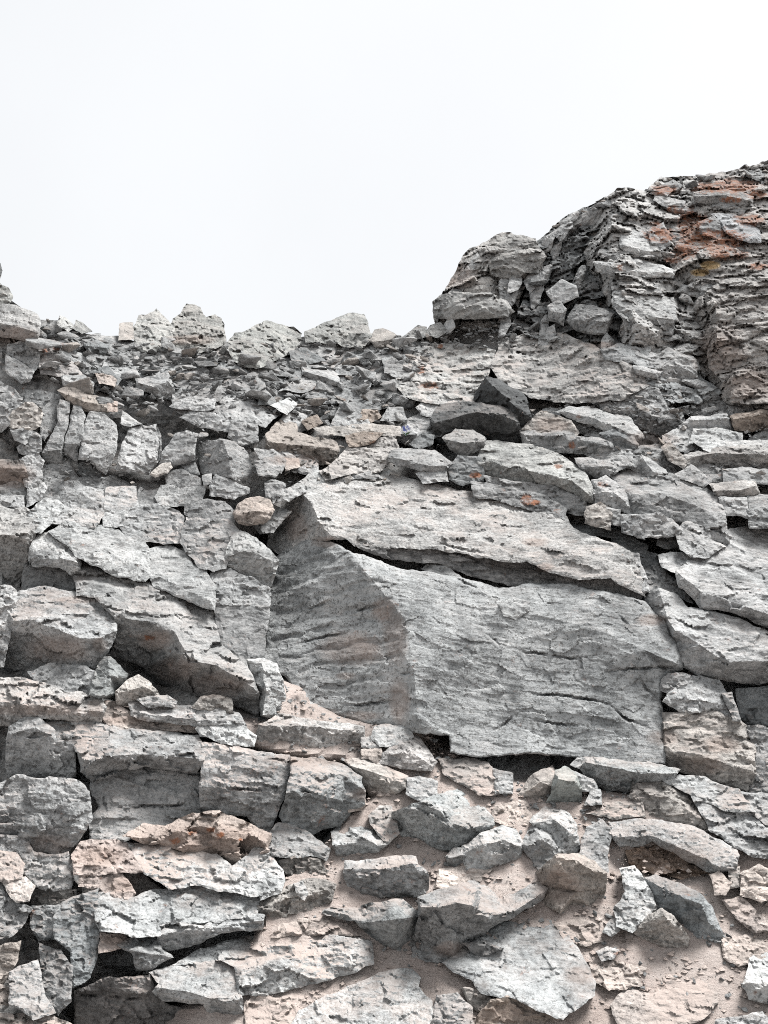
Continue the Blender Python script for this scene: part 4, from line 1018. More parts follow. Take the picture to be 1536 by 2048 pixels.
# ---- pale bedrock slope under the cliff
S('rock_slab', 'bedrock', 'wide pale cracked slope under the right-hand cliff', '1000,690 1060,667 1130,672 1204,702 1240,722 1280,745 1296,768 1240,798 1150,803 1060,792 1005,768 985,730', '', '1110,698 1125,730 1135,760|1030,745 1060,740 1100,750|1170,730 1195,745|1150,770 1190,790|1050,690 1040,720', m=4, g=0.1, rg=1.0, jag=5, dust=0.6, tint=(1.08, 1.05, 1.02), thick=90)
S('rock_slab', 'bedrock', 'pale cracked bedrock slope left of the pointed black boulder', '790,762 815,720 862,690 930,690 985,702 978,740 965,765 945,800 900,808 850,800 812,790', '', '850,700 870,760|870,760 940,760|900,690 910,730|830,790 870,760', m=2, g=0.1, jag=7, dust=0.7, tint=(1.08, 1.06, 1.03), thick=80)

# ---- foreground left ledges
S('rock_ledge', 'rock ledge', 'knobbly ledge with a brown underside at the left edge below the cave', '-60,1358 0,1360 37,1360 87,1370 127,1387 160,1388 200,1400 211,1413 200,1443 160,1440 67,1430 20,1447 -60,1452', '-55,1402,34 0,1402,34 70,1406,36 130,1416,36 205,1422,30', m=34, ov=1.2, fl=0.4, dust=0.7, rg=1.3, tint=(1.04, 1, .97))
S('rock_ledge', 'rock ledge', 'low tan continuation of the knobbly ledge', '213,1404 233,1407 253,1423 287,1438 400,1449 396,1460 300,1457 233,1453 208,1438', '', m=4, g=-0.2, tint=PK, dust=0.9)
S('stone', 'rock', 'pale rounded stone at the right end of the tan ledge', '393,1458 410,1443 467,1440 480,1450 510,1473 507,1487 467,1487 433,1480 400,1468', '', m=26, g=0.2, tint=PL)
S('rock_block', 'bedrock block', 'square speckled block at the left of the long ledge', '20,1455 50,1437 77,1437 108,1462 112,1484 148,1490 147,1553 127,1560 107,1557 83,1560 60,1550 18,1553 15,1527 15,1480', '22,1468,26 70,1455,30 105,1475,30', '102,1485 104,1550', m=30, fl=0.5, ov=1.0, dust=0.3)
S('rock_ledge', 'rock ledge', 'long thick ledge with a dark curved undercut in the left foreground',
  '80,1441 160,1443 200,1447 233,1457 300,1462 367,1471 393,1474 404,1490 405,1520 393,1543 350,1540 293,1530 240,1537 213,1553 180,1557 163,1543 160,1507 150,1488 113,1483 110,1462',
  '118,1474,16 200,1477,22 300,1484,28 398,1494,28|168,1522,40 240,1512,46 300,1510,48 395,1518,44', '', m=40, fl=0.5, ov=1.9, dust=0.6, thick=90)
S('rock_block', 'bedrock block', 'smooth recessed wall below the dark curved undercut', '182,1562 213,1556 240,1541 300,1535 350,1545 396,1548 402,1590 410,1620 385,1642 330,1655 290,1662 250,1680 180,1678 183,1640 197,1615', '', '240,1612 330,1613 400,1608|205,1590 215,1625', m=-26, g=-0.15, st=0.6, rg=0.7, dust=0.1, thick=60)
S('rock_block', 'bedrock block', 'pale speckled block with a pink underside below the square block', '14,1562 33,1553 87,1563 100,1557 133,1558 160,1567 177,1582 180,1640 163,1667 147,1693 100,1710 70,1700 53,1673 20,1667 -40,1655 -40,1600', '5,1640,30 60,1655,34 130,1650,34 170,1630,28|', '', m=32, ov=0.9, fl=-0.05, dust=0.2, tint=PL) if False else S('rock_block', 'bedrock block', 'pale speckled block with a pink underside below the square block', '14,1562 33,1553 87,1563 100,1557 133,1558 160,1567 177,1582 180,1640 163,1667 147,1693 100,1710 70,1700 53,1673 20,1667 -40,1655 -40,1600', '-10,1640,30 60,1652,34 130,1648,34 170,1628,28', '', m=32, ov=0.9, fl=-0.05, dust=0.2, tint=(1.1, 1.1, 1.1))
S('rock_block', 'bedrock block', 'big grey block with a dark diagonal joint in the middle of the long ledge', '405,1489 433,1490 512,1503 577,1514 575,1553 560,1603 539,1667 519,1660 497,1627 480,1627 433,1623 405,1613 402,1573 408,1527', '408,1499,30 512,1516,36 572,1526,34|415,1572,30 480,1574,34 545,1585,32', '440,1575 500,1580 540,1582', m=32, fl=0.7, ov=1.0, dust=0.5, thick=90)
S('rock_block', 'bedrock block', 'dark grey block with a rounded top right end of the long ledge', '583,1517 645,1522 692,1537 719,1557 725,1587 727,1608 699,1623 699,1633 675,1650 645,1652 622,1670 572,1645 563,1633 576,1587 582,1553', '588,1532,34 645,1538,40 690,1552,40 718,1572,34|590,1582,36 640,1592,40 688,1602,36', '582,1580 610,1582 632,1588', m=36, fl=0.6, ov=1.1, dust=0.5, tint=(.9, .93, .94), thick=100)
S('stone', 'stone', 'tan corner piece on the right end of the dark grey block', '689,1589 719,1580 730,1608 720,1618 699,1622', '', m=30, tint=(1.15, .98, .88), g=-0.3)
S('rock_block', 'rock', 'grey sloping rock below the dark diagonal joint', '545,1664 562,1648 579,1653 622,1674 659,1703 655,1717 622,1707 595,1715 545,1708 539,1685', '', '580,1660 620,1672', m=14, g=0.1)
S('rock_block', 'rock', 'dark rough hollow rock below the grey sloping rock', '552,1724 595,1718 640,1718 658,1748 612,1752 565,1745', '', m=2, g=-0.7, tint=(.7, .66, .62), rg=1.5)
S('rock_ledge', 'rock ledge', 'lumpy orange-stained band of rotten rock under the recessed wall', '250,1674 293,1650 333,1657 387,1630 433,1624 467,1637 512,1657 540,1670 537,1700 467,1732 443,1708 367,1700 333,1688 283,1681', '270,1676,20 340,1668,28 400,1652,34 470,1665,36 530,1682,28', m=30, ov=0.9, fl=0.4, tint=(1.14, .96, .86), rg=1.4, st=0.4, dust=0.7)
S('rock_slab', 'slab', 'pink dusty slab left below the orange-stained band', '162,1686 230,1682 252,1690 270,1720 285,1740 240,1742 200,1745 150,1745 146,1712', '', m=16, g=0.3, tint=(1.25, 1.05, .97), dust=1)
S('rock_slab', 'slab', 'pale streaked slab below the orange-stained band', '254,1688 330,1692 430,1711 465,1735 520,1717 550,1740 562,1782 500,1790 440,1776 390,1766 340,1776 292,1745 270,1716', '', '290,1727 315,1740 335,1748|383,1754 417,1758|360,1772 388,1768', m=14, g=0.3, tint=PL, dust=0.8)
S('rock_block', 'rock', 'pink broken block edge beside a dark hole', '160,1751 240,1746 256,1765 268,1789 255,1800 195,1776 160,1770', '', m=12, g=-0.1, tint=(1.25, 1.06, .98), dust=0.9)
S('rock_block', 'rock', 'brown rock with painted shade in the hole beside the pink block', '246,1747 282,1743 300,1770 335,1782 270,1789 258,1766', '', m=-24, g=-0.9, tint=(.6, .55, .52))  # tint darkened to paint in the shade of the hole
S('rock_ledge', 'rock ledge', 'brightest pale sloping ledge in the lower left foreground', '195,1776 267,1798 300,1788 367,1774 433,1770 475,1777 514,1800 514,1829 440,1838 320,1846 318,1868 265,1872 245,1863 200,1860 192,1820', '', '262,1808 275,1815|303,1812 304,1825', m=18, g=0.5, tint=(1.12, 1.13, 1.13), dust=0.3)
S('rock_ledge', 'rock ledge', 'thin layered shelf with a dark underside under the brightest ledge', '318,1848 433,1841 514,1831 526,1834 522,1854 440,1863 380,1890 320,1902 315,1874', '320,1868,32 400,1858,34 520,1842,30', m=32, ov=1.2, fl=0.6, st=2)
S('rock_block', 'rock', 'peach-stained corner of rock under the brightest ledge', '200,1866 247,1869 263,1889 198,1903', '', m=10, g=0.2, tint=(1.25, 1.05, .95), dust=0.8)
S('rock_block', 'rock', 'grey jutting stone beside the peach-stained corner', '237,1890 265,1878 315,1878 322,1904 345,1912 302,1934 277,1938 266,1906', '240,1894,22 280,1905,28 330,1912,24', m=24, ov=0.9)
S('rock_block', 'rock', 'stone painted near-black with shade at the back of the bottom hollow', '152,1985 215,1958 300,1955 310,1985 330,2010 420,2040 440,2080 300,2080 150,2060', '', '220,1960 222,1995|150,1990 300,2000|250,2000 300,2060', m=-38, g=-0.9, tint=(.42, .4, .39))  # shade of the hollow put into the tint
S('rock_slab', 'slab', 'large pale block above the bottom hollow with a fine vertical crack', '300,1947 330,1936 440,1921 466,1930 472,1945 482,2000 492,2080 440,2080 410,2006 370,2001 325,1998 306,1984 322,1965', '310,1975,26 380,1985,30 450,2000,30', '316,1945 322,1985', m=28, fl=0.3, ov=1.2, tint=(1.05, 1.06, 1.06), dust=0.3)
S('rock_slab', 'slab', 'long sandy pale slab running right from the fine vertical crack', '345,1926 400,1902 512,1872 620,1863 690,1869 742,1886 744,1926 690,1946 600,1970 530,1990 478,1990 470,1932 440,1917', '480,1940,20 600,1915,26 735,1900,22', '600,1900 680,1890', m=20, fl=0.5, ov=0.3, tint=PL, dust=0.9)
S('rock_slab', 'slab', 'pale speckled slab at the bottom edge in the middle', '560,2080 600,2025 632,2004 679,1986 762,1949 789,1943 822,1940 837,1957 833,1974 859,2004 862,2029 850,2080', '', '', m=20, g=0.2, tint=PL, dust=0.3)
S('rock_slab', 'slab', 'pinkish dusty slope of rock at the bottom left of the middle', '440,2090 495,2060 490,2000 600,1975 690,1955 750,1945 680,1982 625,2002 590,2030 550,2090', '', m=2, g=0.3, tint=PK, dust=1)
S('rock_slab', 'slab', 'pale rounded shoulder left of the sandy path', '460,1737 512,1701 533,1701 562,1742 569,1762 560,1782 520,1796 505,1770', '', m=20, g=0.2, tint=PL, dust=0.4)
S('rock_slab', 'slab', 'dusty grey hump beside the sandy path', '510,1800 560,1784 612,1763 650,1760 669,1770 662,1797 640,1818 600,1826 530,1838 510,1830', '520,1815,16 600,1790,28 655,1780,24', m=22, fl=0.5, ov=0.9, tint=WM, dust=0.8)
# ---- lower left corner
for (o, l, k) in [
    ('-40,1702 0,1703 33,1709 45,1729 43,1756 13,1759 -40,1760', 'pinkish white dusty block at the lower left edge', dict(m=26, g=0.3, tint=(1.3, 1.17, 1.1), dust=1)),
    ('8,1764 50,1759 67,1773 57,1799 33,1803 22,1793', 'pinkish white wedge below the dusty left-edge block', dict(m=30, g=0.2, tint=(1.3, 1.2, 1.13), dust=0.8)),
    ('-40,1672 0,1673 50,1674 67,1703 100,1714 133,1705 143,1739 140,1776 100,1779 67,1766 50,1746 47,1719 33,1699 -40,1697', 'grey column of layered rock near the lower left edge', dict(m=12, g=-0.3, st=1.5)),
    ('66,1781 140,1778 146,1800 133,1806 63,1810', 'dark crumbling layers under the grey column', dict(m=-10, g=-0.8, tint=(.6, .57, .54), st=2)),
    ('-40,1762 0,1765 20,1796 43,1807 62,1815 40,1853 23,1869 -40,1889', 'grey sloping stone at the lower left edge', dict(m=20, g=0.05)),
    ('127,1808 160,1796 193,1777 196,1849 191,1909 178,1953 150,1976 143,1903 113,1876 107,1838', 'tall blue-grey flake standing in the lower left corner', dict(m=16, g=-0.2, gx=-0.3, tint=(.8, .84, .86))),
    ('63,1815 120,1810 107,1836 110,1875 77,1878 63,1849', 'shadowed stone left of the blue-grey flake', dict(m=-14, g=-0.4, tint=(.75, .77, .78))),  # lower tint adds painted shade here
    ('20,1943 73,1923 87,1989 107,2023 67,2036 23,2003', 'pale slab corner low in the lower left', dict(m=28, g=0.2, gx=-0.2)),
    ('80,1886 117,1903 143,1936 137,2003 117,2026 90,1989', 'upright grey plate right of the low pale slab corner', dict(m=18, gx=0.3)),
    ('-40,1970 0,1973 20,1979 17,2006 -40,2013', 'small pink block at the bottom left edge', dict(m=20, tint=PK)),
    ('-40,1896 0,1896 40,1883 32,1919 0,1969 -40,1969', 'brown sloping stone above the small pink block', dict(m=16, g=-0.3, tint=(.85, .75, .68))),
    ('-40,2032 100,2031 140,2050 150,2100 -40,2100', 'dusty strip of rock along the bottom left edge', dict(m=22, g=0.4, tint=WM, dust=0.8))]:
    S('rock_block', 'rock', l, o, **k)

# ---- the sandy platform and its rocks
S('rock_ledge', 'rock ledge', 'low pale ledge split by vertical cracks above the dirt strip', '519,1452 562,1430 595,1437 645,1447 699,1450 725,1453 729,1503 699,1510 679,1503 602,1497 555,1493 539,1490 515,1488', '545,1450,30 600,1452,32 660,1458,32 720,1462,30', '605,1440 604,1497|647,1450 645,1500|687,1455 680,1500|692,1470 690,1508', m=30, fl=0.6, ov=0.9, tint=(1.1, 1.06, 1.03), dust=0.8)
for (o, r, l, k) in [
    ('750,1457 779,1452 819,1458 825,1473 792,1490 759,1490 745,1472', '', 'pale rounded block behind the dirt strip below the great block', dict(m=26, tint=PL, dust=0.7)),
    ('725,1479 740,1476 758,1492 725,1493', '', 'little pale wedge left of the pale rounded block', dict(m=22, tint=PL)),
    ('725,1504 740,1500 759,1500 762,1517 757,1525 740,1514 725,1513', '', 'small pale cube of stone on the dirt strip', dict(m=22, tint=PK)),
    ('765,1509 792,1492 825,1467 845,1490 872,1527 865,1538 802,1534 762,1523', '775,1512,30 820,1500,36 862,1528,28', 'pale pinkish block with a flat front at the corner of the great block', dict(m=32, tint=(1.14, 1.08, 1.05), dust=0.8, ov=0.6)),
    ('692,1521 725,1517 765,1531 812,1557 809,1573 792,1581 765,1594 739,1588 721,1558', '700,1530,24 750,1545,34 800,1565,28', 'grey and tan lumpy rock with a dark hole under it', dict(m=30, dust=0.7, tint=WM, ov=1.0)),
    ('815,1561 839,1557 872,1567 872,1590 839,1598 815,1583', '', 'small grey block behind the big two-toned boulder', dict(m=22)),
    ('879,1521 945,1520 975,1528 985,1547 995,1588 960,1586 939,1573 892,1547', '', 'sandy tapering slab at the foot of the great block', dict(m=10, g=0.1, tint=(1.08, 1.0, .95), dust=0.8)),
    ('989,1541 1024,1548 1022,1587 993,1584', '', 'grey stone right of the sandy tapering slab', dict(m=14)),
    ('1041,1590 1067,1550 1104,1535 1114,1563 1107,1590 1075,1600', '1052,1586,20 1080,1565,28 1110,1575,24', 'tan faceted rock at the foot of the great block', dict(m=26, tint=(1.12, 1.02, .95))),
    ('1108,1580 1114,1543 1127,1537 1151,1547 1161,1577 1161,1600 1090,1603', '1118,1560,26 1150,1565,28', 'greenish grey block right of the tan faceted rock', dict(m=26, tint=(.95, 1, .96))),
    ('1153,1545 1184,1560 1197,1580 1165,1579', '', 'dark grey wedge right of the greenish block', dict(m=22, g=-0.4)),
    ('1144,1530 1157,1519 1167,1517 1158,1533', '', 'tiny slate propped under the great block', dict(m=26)),
    ('1161,1532 1171,1517 1224,1520 1300,1530 1357,1542 1344,1553 1317,1563 1264,1571 1254,1580 1211,1577 1177,1550', '1172,1526,34 1230,1536,40 1285,1548,40 1350,1546,34', 'long pale-topped slab with a dark front lying under the great block', dict(m=38, ov=1.4, fl=0.6, tint=(.93, .95, .95))),
    ('1171,1607 1184,1584 1199,1583 1202,1607', '', 'white chunk on the sand in front of the long slab', dict(m=18, tint=PL)),
    ('1211,1609 1284,1603 1290,1630 1224,1634 1177,1627', '', 'flat dusty slab in the sand below the white chunk', dict(m=6, tint=WM, dust=0.8)),
    ('1267,1567 1324,1567 1377,1587 1417,1623 1424,1660 1391,1651 1291,1632 1287,1607 1261,1590', '1275,1580,26 1330,1590,34 1400,1635,30', 'broad brownish slab leaning under the grey wall on the right', dict(m=30, ov=0.5, tint=WM, dust=0.4)),
    ('1324,1559 1357,1553 1407,1558 1474,1583 1510,1622 1450,1620 1424,1606 1377,1583', '', 'pale top of the right-hand slope below the brown-streaked block', dict(m=24, g=0.3, tint=PL, dust=0.6)),
    ('1382,1592 1430,1612 1501,1630 1560,1652 1600,1660 1600,1730 1536,1715 1510,1710 1470,1690 1427,1660 1402,1622', '', 'long cracked grey slope reaching the right edge above the curved ledge', dict(m=22, g=-0.1, c='1440,1625 1455,1655|1480,1640 1500,1690')),
    ('1480,1586 1560,1592 1600,1596 1600,1650 1536,1646 1506,1626', '', 'grey block at the right edge behind the cracked slope', dict(m=18)),
    ('1221,1648 1281,1642 1324,1643 1391,1657 1471,1700 1474,1713 1471,1737 1427,1744 1384,1720 1341,1700 1307,1680 1277,1693 1241,1687 1221,1670', '1226,1656,26 1281,1653,32 1324,1655,34 1391,1672,36 1462,1706,30|1236,1676,34 1300,1672,38 1345,1690,38 1400,1716,38 1445,1734,32', 'long curved ledge with an orange earth hollow beneath it', dict(m=36, ov=1.6, fl=0.6, seat=False, dust=0.3, c='1281,1645 1278,1690', thick=80)),
    ('1250,1700 1300,1686 1345,1706 1390,1727 1427,1750 1405,1768 1345,1752 1290,1740 1262,1725', '', 'rotten orange earth bank inside the hollow of the curved ledge', dict(m=-22, g=-0.1, tint=(1.15, .84, .66), rg=2, dust=0.4)),
    ('1424,1749 1437,1743 1457,1767 1451,1787 1434,1790', '', 'pale egg-shaped stone at the end of the orange hollow', dict(m=26, tint=PK)),
    ('1461,1739 1477,1735 1474,1773 1459,1776', '', 'thin upright stone right of the egg-shaped stone', dict(m=20, tint=WM)),
    ('1484,1749 1517,1733 1545,1750 1550,1795 1524,1800 1484,1787', '', 'pink-grey cracked boulder at the right edge', dict(m=26, tint=PK, g=-0.1)),
    ('1451,1802 1484,1795 1517,1830 1560,1857 1507,1862 1470,1830', '', 'soft dusty pink mound of rock near the right edge', dict(m=12, tint=(1.25, 1.08, 1.0), dust=1)),
    ('1244,1738 1267,1733 1291,1767 1311,1818 1290,1838 1264,1860 1237,1850 1231,1820 1254,1782', '', 'pale leaning half of the split rock on the right sand', dict(m=28, gx=-0.2, tint=PL)),
    ('1293,1757 1311,1753 1357,1773 1397,1790 1417,1813 1441,1863 1454,1890 1397,1875 1357,1840 1315,1817 1296,1782', '1300,1763,26 1365,1795,38 1402,1808,34 1420,1850,24', 'dark half of the split rock on the right sand', dict(m=34, ov=1.0, tint=(.78, .82, .84))),
    ('1271,1862 1284,1840 1327,1818 1344,1833 1377,1877 1371,1897 1337,1893 1291,1878', '1284,1848,38 1327,1828,44 1350,1850,40', 'brownish boulder with a dark front before the split rock', dict(m=40, ov=1.0, tint=WM)),
    ('1214,1852 1232,1836 1236,1858 1224,1870 1208,1862', '', 'small white stone left of the brownish boulder', dict(m=20, tint=PL)),
    ('1074,1747 1114,1713 1157,1710 1184,1727 1211,1750 1204,1797 1171,1813 1140,1810 1121,1824 1091,1807 1087,1777', '1114,1718,44 1150,1722,48 1184,1741,52 1151,1782,48 1123,1820,36', 'squared tan block with a black right side beside the long beam', dict(m=42, fl=0.3, ov=0.9, tint=(.98, .88, .8))),
    ('1177,1655 1204,1643 1221,1660 1211,1713 1213,1747 1197,1733 1160,1707 1167,1690', '', 'upright grey stone behind the squared tan block', dict(m=26, gx=0.1)),
    ('1061,1645 1091,1617 1137,1627 1149,1653 1159,1693 1151,1703 1114,1710 1107,1665 1070,1650', '1068,1645,26 1110,1640,34 1145,1665,30', 'pale grey block on the sand above the squared tan block', dict(m=30, tint=PL, ov=0.8)),
    ('1046,1688 1060,1655 1070,1652 1107,1668 1114,1708 1077,1741 1064,1713', '1055,1690,34 1085,1680,40 1110,1700,36', 'layered grey block joining the beam and the pale grey block', dict(m=36, ov=0.8)),
    ('925,1716 929,1694 965,1670 1009,1655 1030,1661 1044,1685 1040,1711 1010,1722 980,1735 940,1746', '930,1706,32 965,1690,40 1010,1678,42 1040,1692,36', 'pale block tilted up the slope behind the long beam', dict(m=38, ov=1.0, fl=0.5, tint=PL)),
    ('895,1714 912,1697 929,1701 932,1720 909,1737 898,1727', '897,1716,34 930,1710,34', 'small dark round boulder left of the tilted pale block', dict(m=32)),
    ('839,1797 879,1783 920,1772 965,1759 984,1748 1024,1726 1057,1713 1091,1780 1088,1793 1030,1826 1009,1837 979,1854 940,1885 905,1913 875,1925 822,1914 826,1883 842,1838', '842,1817,56 880,1816,62 915,1806,66 940,1810,68 962,1824,70 984,1847,70 1010,1830,72 1050,1808,70 1088,1786,62', 'long tilted beam of rock with a lit top and black front', dict(m=66, fl=0.75, ov=1.6, dust=0.5, thick=110, bw=8, c='984,1767 1000,1795 1009,1822|846,1840 832,1905')),
    ('659,1818 712,1819 779,1803 805,1803 842,1834 838,1858 822,1903 795,1899 769,1889 735,1863 712,1838 679,1835 645,1823', '655,1822,40 690,1829,46 735,1846,54 790,1838,56 838,1834,50', 'black-fronted boulder with a pale curved top left of the beam', dict(m=50, fl=0.6, ov=1.6, dust=0.5, tint=(.85, .87, .87))),
    ('692,1724 745,1723 799,1714 829,1716 834,1733 852,1746 855,1779 832,1796 779,1793 725,1786 699,1773 689,1746', '700,1738,36 760,1737,42 825,1728,40', 'broad grey stone half buried in the sandy path', dict(m=38, fl=0.6, ov=0.9, dust=0.5)),
    ('785,1630 812,1620 845,1604 885,1590 922,1582 939,1587 979,1633 985,1650 972,1663 952,1680 929,1690 902,1704 879,1697 832,1677 795,1667 789,1647', '852,1610,50 880,1622,60 900,1644,68 935,1656,66 978,1648,48', 'large boulder with a bright upper right face and dark rough left face', dict(m=58, fl=0.5, ov=1.0, dust=0.15, thick=90, bw=9, tint=(.95, .98, .98))),
    ('739,1631 759,1613 779,1617 788,1640 795,1664 775,1687 759,1667', '', 'pale upright stone touching the two-faced boulder', dict(m=24, g=0.1, tint=(1.08, 1.05, 1.02), dust=0.6)),
    ('665,1664 685,1650 745,1660 772,1690 755,1700 720,1704 675,1708 670,1690', '672,1692,40 712,1686,46 726,1676,46 752,1688,40', 'small block with a white top and black front on the sand', dict(m=44, fl=0.6, ov=1.5, tint=PL)),
    ('885,1925 929,1897 975,1868 1024,1835 1084,1797 1097,1838 1157,1903 1187,1965 1184,1989 1124,2036 1074,2016 1024,1993 962,1983 945,1956 912,1943', '', 'wide smooth pale slab below the beam with a brown stain', dict(m=16, g=0.25, tint=(1.06, 1.075, 1.08), dust=0.15, rg=0.6, c='1060,1845 1097,1838|1020,1862 1050,1870')),
    ('929,1888 972,1886 1002,1896 972,1909 950,1905', '', 'black sliver of stone on the wide smooth slab', dict(m=26, g=-0.8, tint=(.4, .4, .4))),
    ('875,1994 912,1989 942,2018 950,2080 862,2080 868,2030', '', 'grey jagged stone at the bottom edge right of the speckled slab', dict(m=22, g=-0.1)),
    ('926,1977 959,1979 985,2003 979,2030 945,2015', '', 'dark brown stone at the lower end of the wide smooth slab', dict(m=14, g=-0.5, tint=(.75, .7, .66))),
    ('960,2032 985,2001 1024,1996 1075,2019 1130,2042 1140,2090 950,2090', '', 'brown rough rock at the bottom edge under the wide smooth slab', dict(m=4, g=-0.6, tint=(.85, .72, .62), rg=1.5)),
    ('1494,1955 1504,1914 1540,1905 1600,1900 1600,2030 1536,2005 1501,1993 1489,1970', '1500,1965,60 1545,1970,66 1595,1985,66', 'white speckled boulder at the right edge near the bottom', dict(m=60, ov=1.0, fl=0.4, tint=(1.25, 1.25, 1.24), dust=0)),
    ('1224,2010 1251,1979 1307,1993 1330,1980 1326,1958 1374,1969 1424,1944 1434,2003 1407,2036 1330,2050 1240,2060', '', 'flat pinkish plate of rock bedded in the sand', dict(m=5, g=0.2, tint=(1.3, 1.15, 1.07), dust=0.9, rg=0.5, c='1362,1985 1375,2020 1400,2034')),
    ('1431,2044 1524,2027 1560,2060 1560,2100 1420,2090', '', 'grey stone along the bottom right edge', dict(m=24, g=0.2)),
    ('1195,1905 1215,1897 1235,1902 1225,1915 1205,1918', '', 'small grey stone with a rusty side on the sand', dict(m=14)),
    ('594,1722 606,1722 612,1740 604,1748 597,1738', '', 'thin white chip standing on the dusty hump', dict(m=34, tint=PL)),
]:
    c = k.pop('c', '')
    if l.startswith('thin white chip'):
        o = '592,1768 604,1766 613,1785 608,1796 598,1786'
    nm = ('boulder' if 'boulder' in l else 'rock_ledge' if 'ledge' in l else 'rock_slab' if 'slab' in l or 'plate' in l or 'slope' in l else 'stone' if l.startswith(('small', 'little', 'tiny', 'thin', 'white', 'pale egg', 'black sliver')) else 'rock_block')
    S(nm, {'boulder': 'boulder', 'rock_ledge': 'rock ledge', 'rock_slab': 'slab', 'stone': 'stone', 'rock_block': 'rock'}[nm], l, o, r, c, **k)

for (o, l) in [('1110,1850 1150,1835 1190,1850 1202,1880 1170,1890 1130,1880', 'worn pink bedrock patch in the sand right of the wide smooth slab'),
        ('1440,1880 1500,1875 1540,1890 1530,1922 1480,1930 1450,1912', 'worn pink bedrock patch in the sand near the right edge'),
        ('560,1850 640,1838 700,1850 720,1868 620,1866 540,1872', 'worn pale bedrock strip in the sand above the long sandy slab'),
        ('880,1745 930,1735 985,1745 960,1757 905,1775 870,1775', 'worn pale bedrock strip in the sand behind the long beam'),
        ('990,1612 1050,1602 1065,1640 1010,1650 985,1640', 'worn pale bedrock patch in the sand below the great block'),
        ('1180,1930 1240,1925 1290,1940 1280,1965 1220,1975 1185,1960', 'worn pink bedrock patch in the sand above the flat pinkish plate')]:
    S('rock_slab', 'bedrock', l, o, '', m=3, jag=3, seat=False, dust=1, tint=PK, wa=9)

# ---- stains on the stone: (x, y, rx, ry, channel) 0 rust-orange lichen, 1 brown earth, 2 yellow
MARKS += [(1370, 500, 34, 22, 0), (1345, 520, 20, 10, 0), (1390, 470, 20, 14, 0), (1440, 510, 30, 14, 0), (1480, 510, 24, 12, 0), (1515, 533, 26, 9, 0),
    (1470, 372, 60, 20, 0), (1515, 390, 26, 12, 0), (1400, 440, 30, 12, 0), (1330, 380, 40, 14, 0), (1310, 450, 16, 10, 0), (1460, 400, 30, 8, 0), (1350, 420, 26, 10, 0),
    (1240, 535, 8, 8, 0), (1116, 933, 9, 6, 0), (1206, 968, 14, 8, 0), (1052, 1000, 14, 14, 0), (1115, 1022, 9, 7, 0), (1157, 834, 7, 6, 0), (1143, 890, 9, 10, 0), (1070, 1005, 16, 6, 0),
    (842, 740, 10, 10, 0), (880, 692, 7, 7, 0), (855, 772, 26, 9, 0), (632, 778, 9, 6, 0), (112, 695, 9, 8, 0), (90, 702, 8, 10, 0), (950, 950, 16, 10, 0), (745, 885, 12, 5, 0),
    (385, 1665, 14, 6, 0), (420, 1660, 16, 6, 0), (440, 1670, 10, 7, 0), (350, 1682, 14, 8, 0), (480, 1680, 7, 5, 0), (1510, 1985, 6, 6, 0), (1235, 1907, 10, 7, 0), (300, 1275, 14, 7, 0),
    (1420, 530, 26, 12, 2), (1400, 545, 24, 10, 2),
    (1440, 480, 70, 30, 0), (1380, 455, 30, 50, 0), (1320, 470, 40, 20, 0), (1500, 440, 40, 16, 0), (1430, 375, 70, 14, 0),
    (690, 1352, 26, 10, 1), (720, 1432, 50, 12, 1), (770, 1220, 30, 30, 1), (790, 1270, 30, 60, 1), (800, 1400, 24, 50, 1), (650, 1430, 40, 14, 1), (700, 1300, 80, 40, 1), (590, 1050, 30, 40, 1), (650, 1085, 30, 14, 1),
    (1090, 1135, 24, 12, 1), (1070, 1085, 30, 10, 1), (1160, 1950, 36, 22, 1), (1400, 1530, 60, 26, 1), (1330, 1475, 40, 20, 1), (1440, 1490, 50, 22, 1), (1300, 1240, 40, 14, 1),
    (310, 1280, 40, 24, 1), (350, 1340, 60, 30, 1), (430, 1370, 70, 34, 1), (110, 1300, 80, 34, 1), (200, 1290, 20, 20, 1), (60, 1420, 140, 14, 1), (190, 1415, 20, 20, 1), (250, 1440, 60, 10, 1), (150, 1200, 60, 10, 1),
    (100, 1690, 60, 26, 1), (400, 1680, 140, 40, 1), (200, 1712, 60, 24, 1), (240, 1770, 40, 20, 1), (230, 1880, 36, 14, 1), (600, 920, 80, 14, 1), (20, 950, 50, 34, 1), (30, 670, 60, 20, 1),
    (1340, 1715, 90, 34, 1), (1110, 1770, 60, 40, 1), (740, 1590, 50, 16, 1), (610, 1520, 120, 14, 1), (1000, 2030, 80, 30, 1), (1060, 1512, 70, 6, 1), (1500, 770, 60, 40, 1), (1440, 700, 60, 60, 1), (1200, 690, 40, 8, 1), (900, 550, 60, 30, 1),
    (380, 680, 60, 12, 1), (1300, 880, 60, 20, 1), (1100, 850, 40, 20, 1), (900, 1900, 40, 20, 1)]

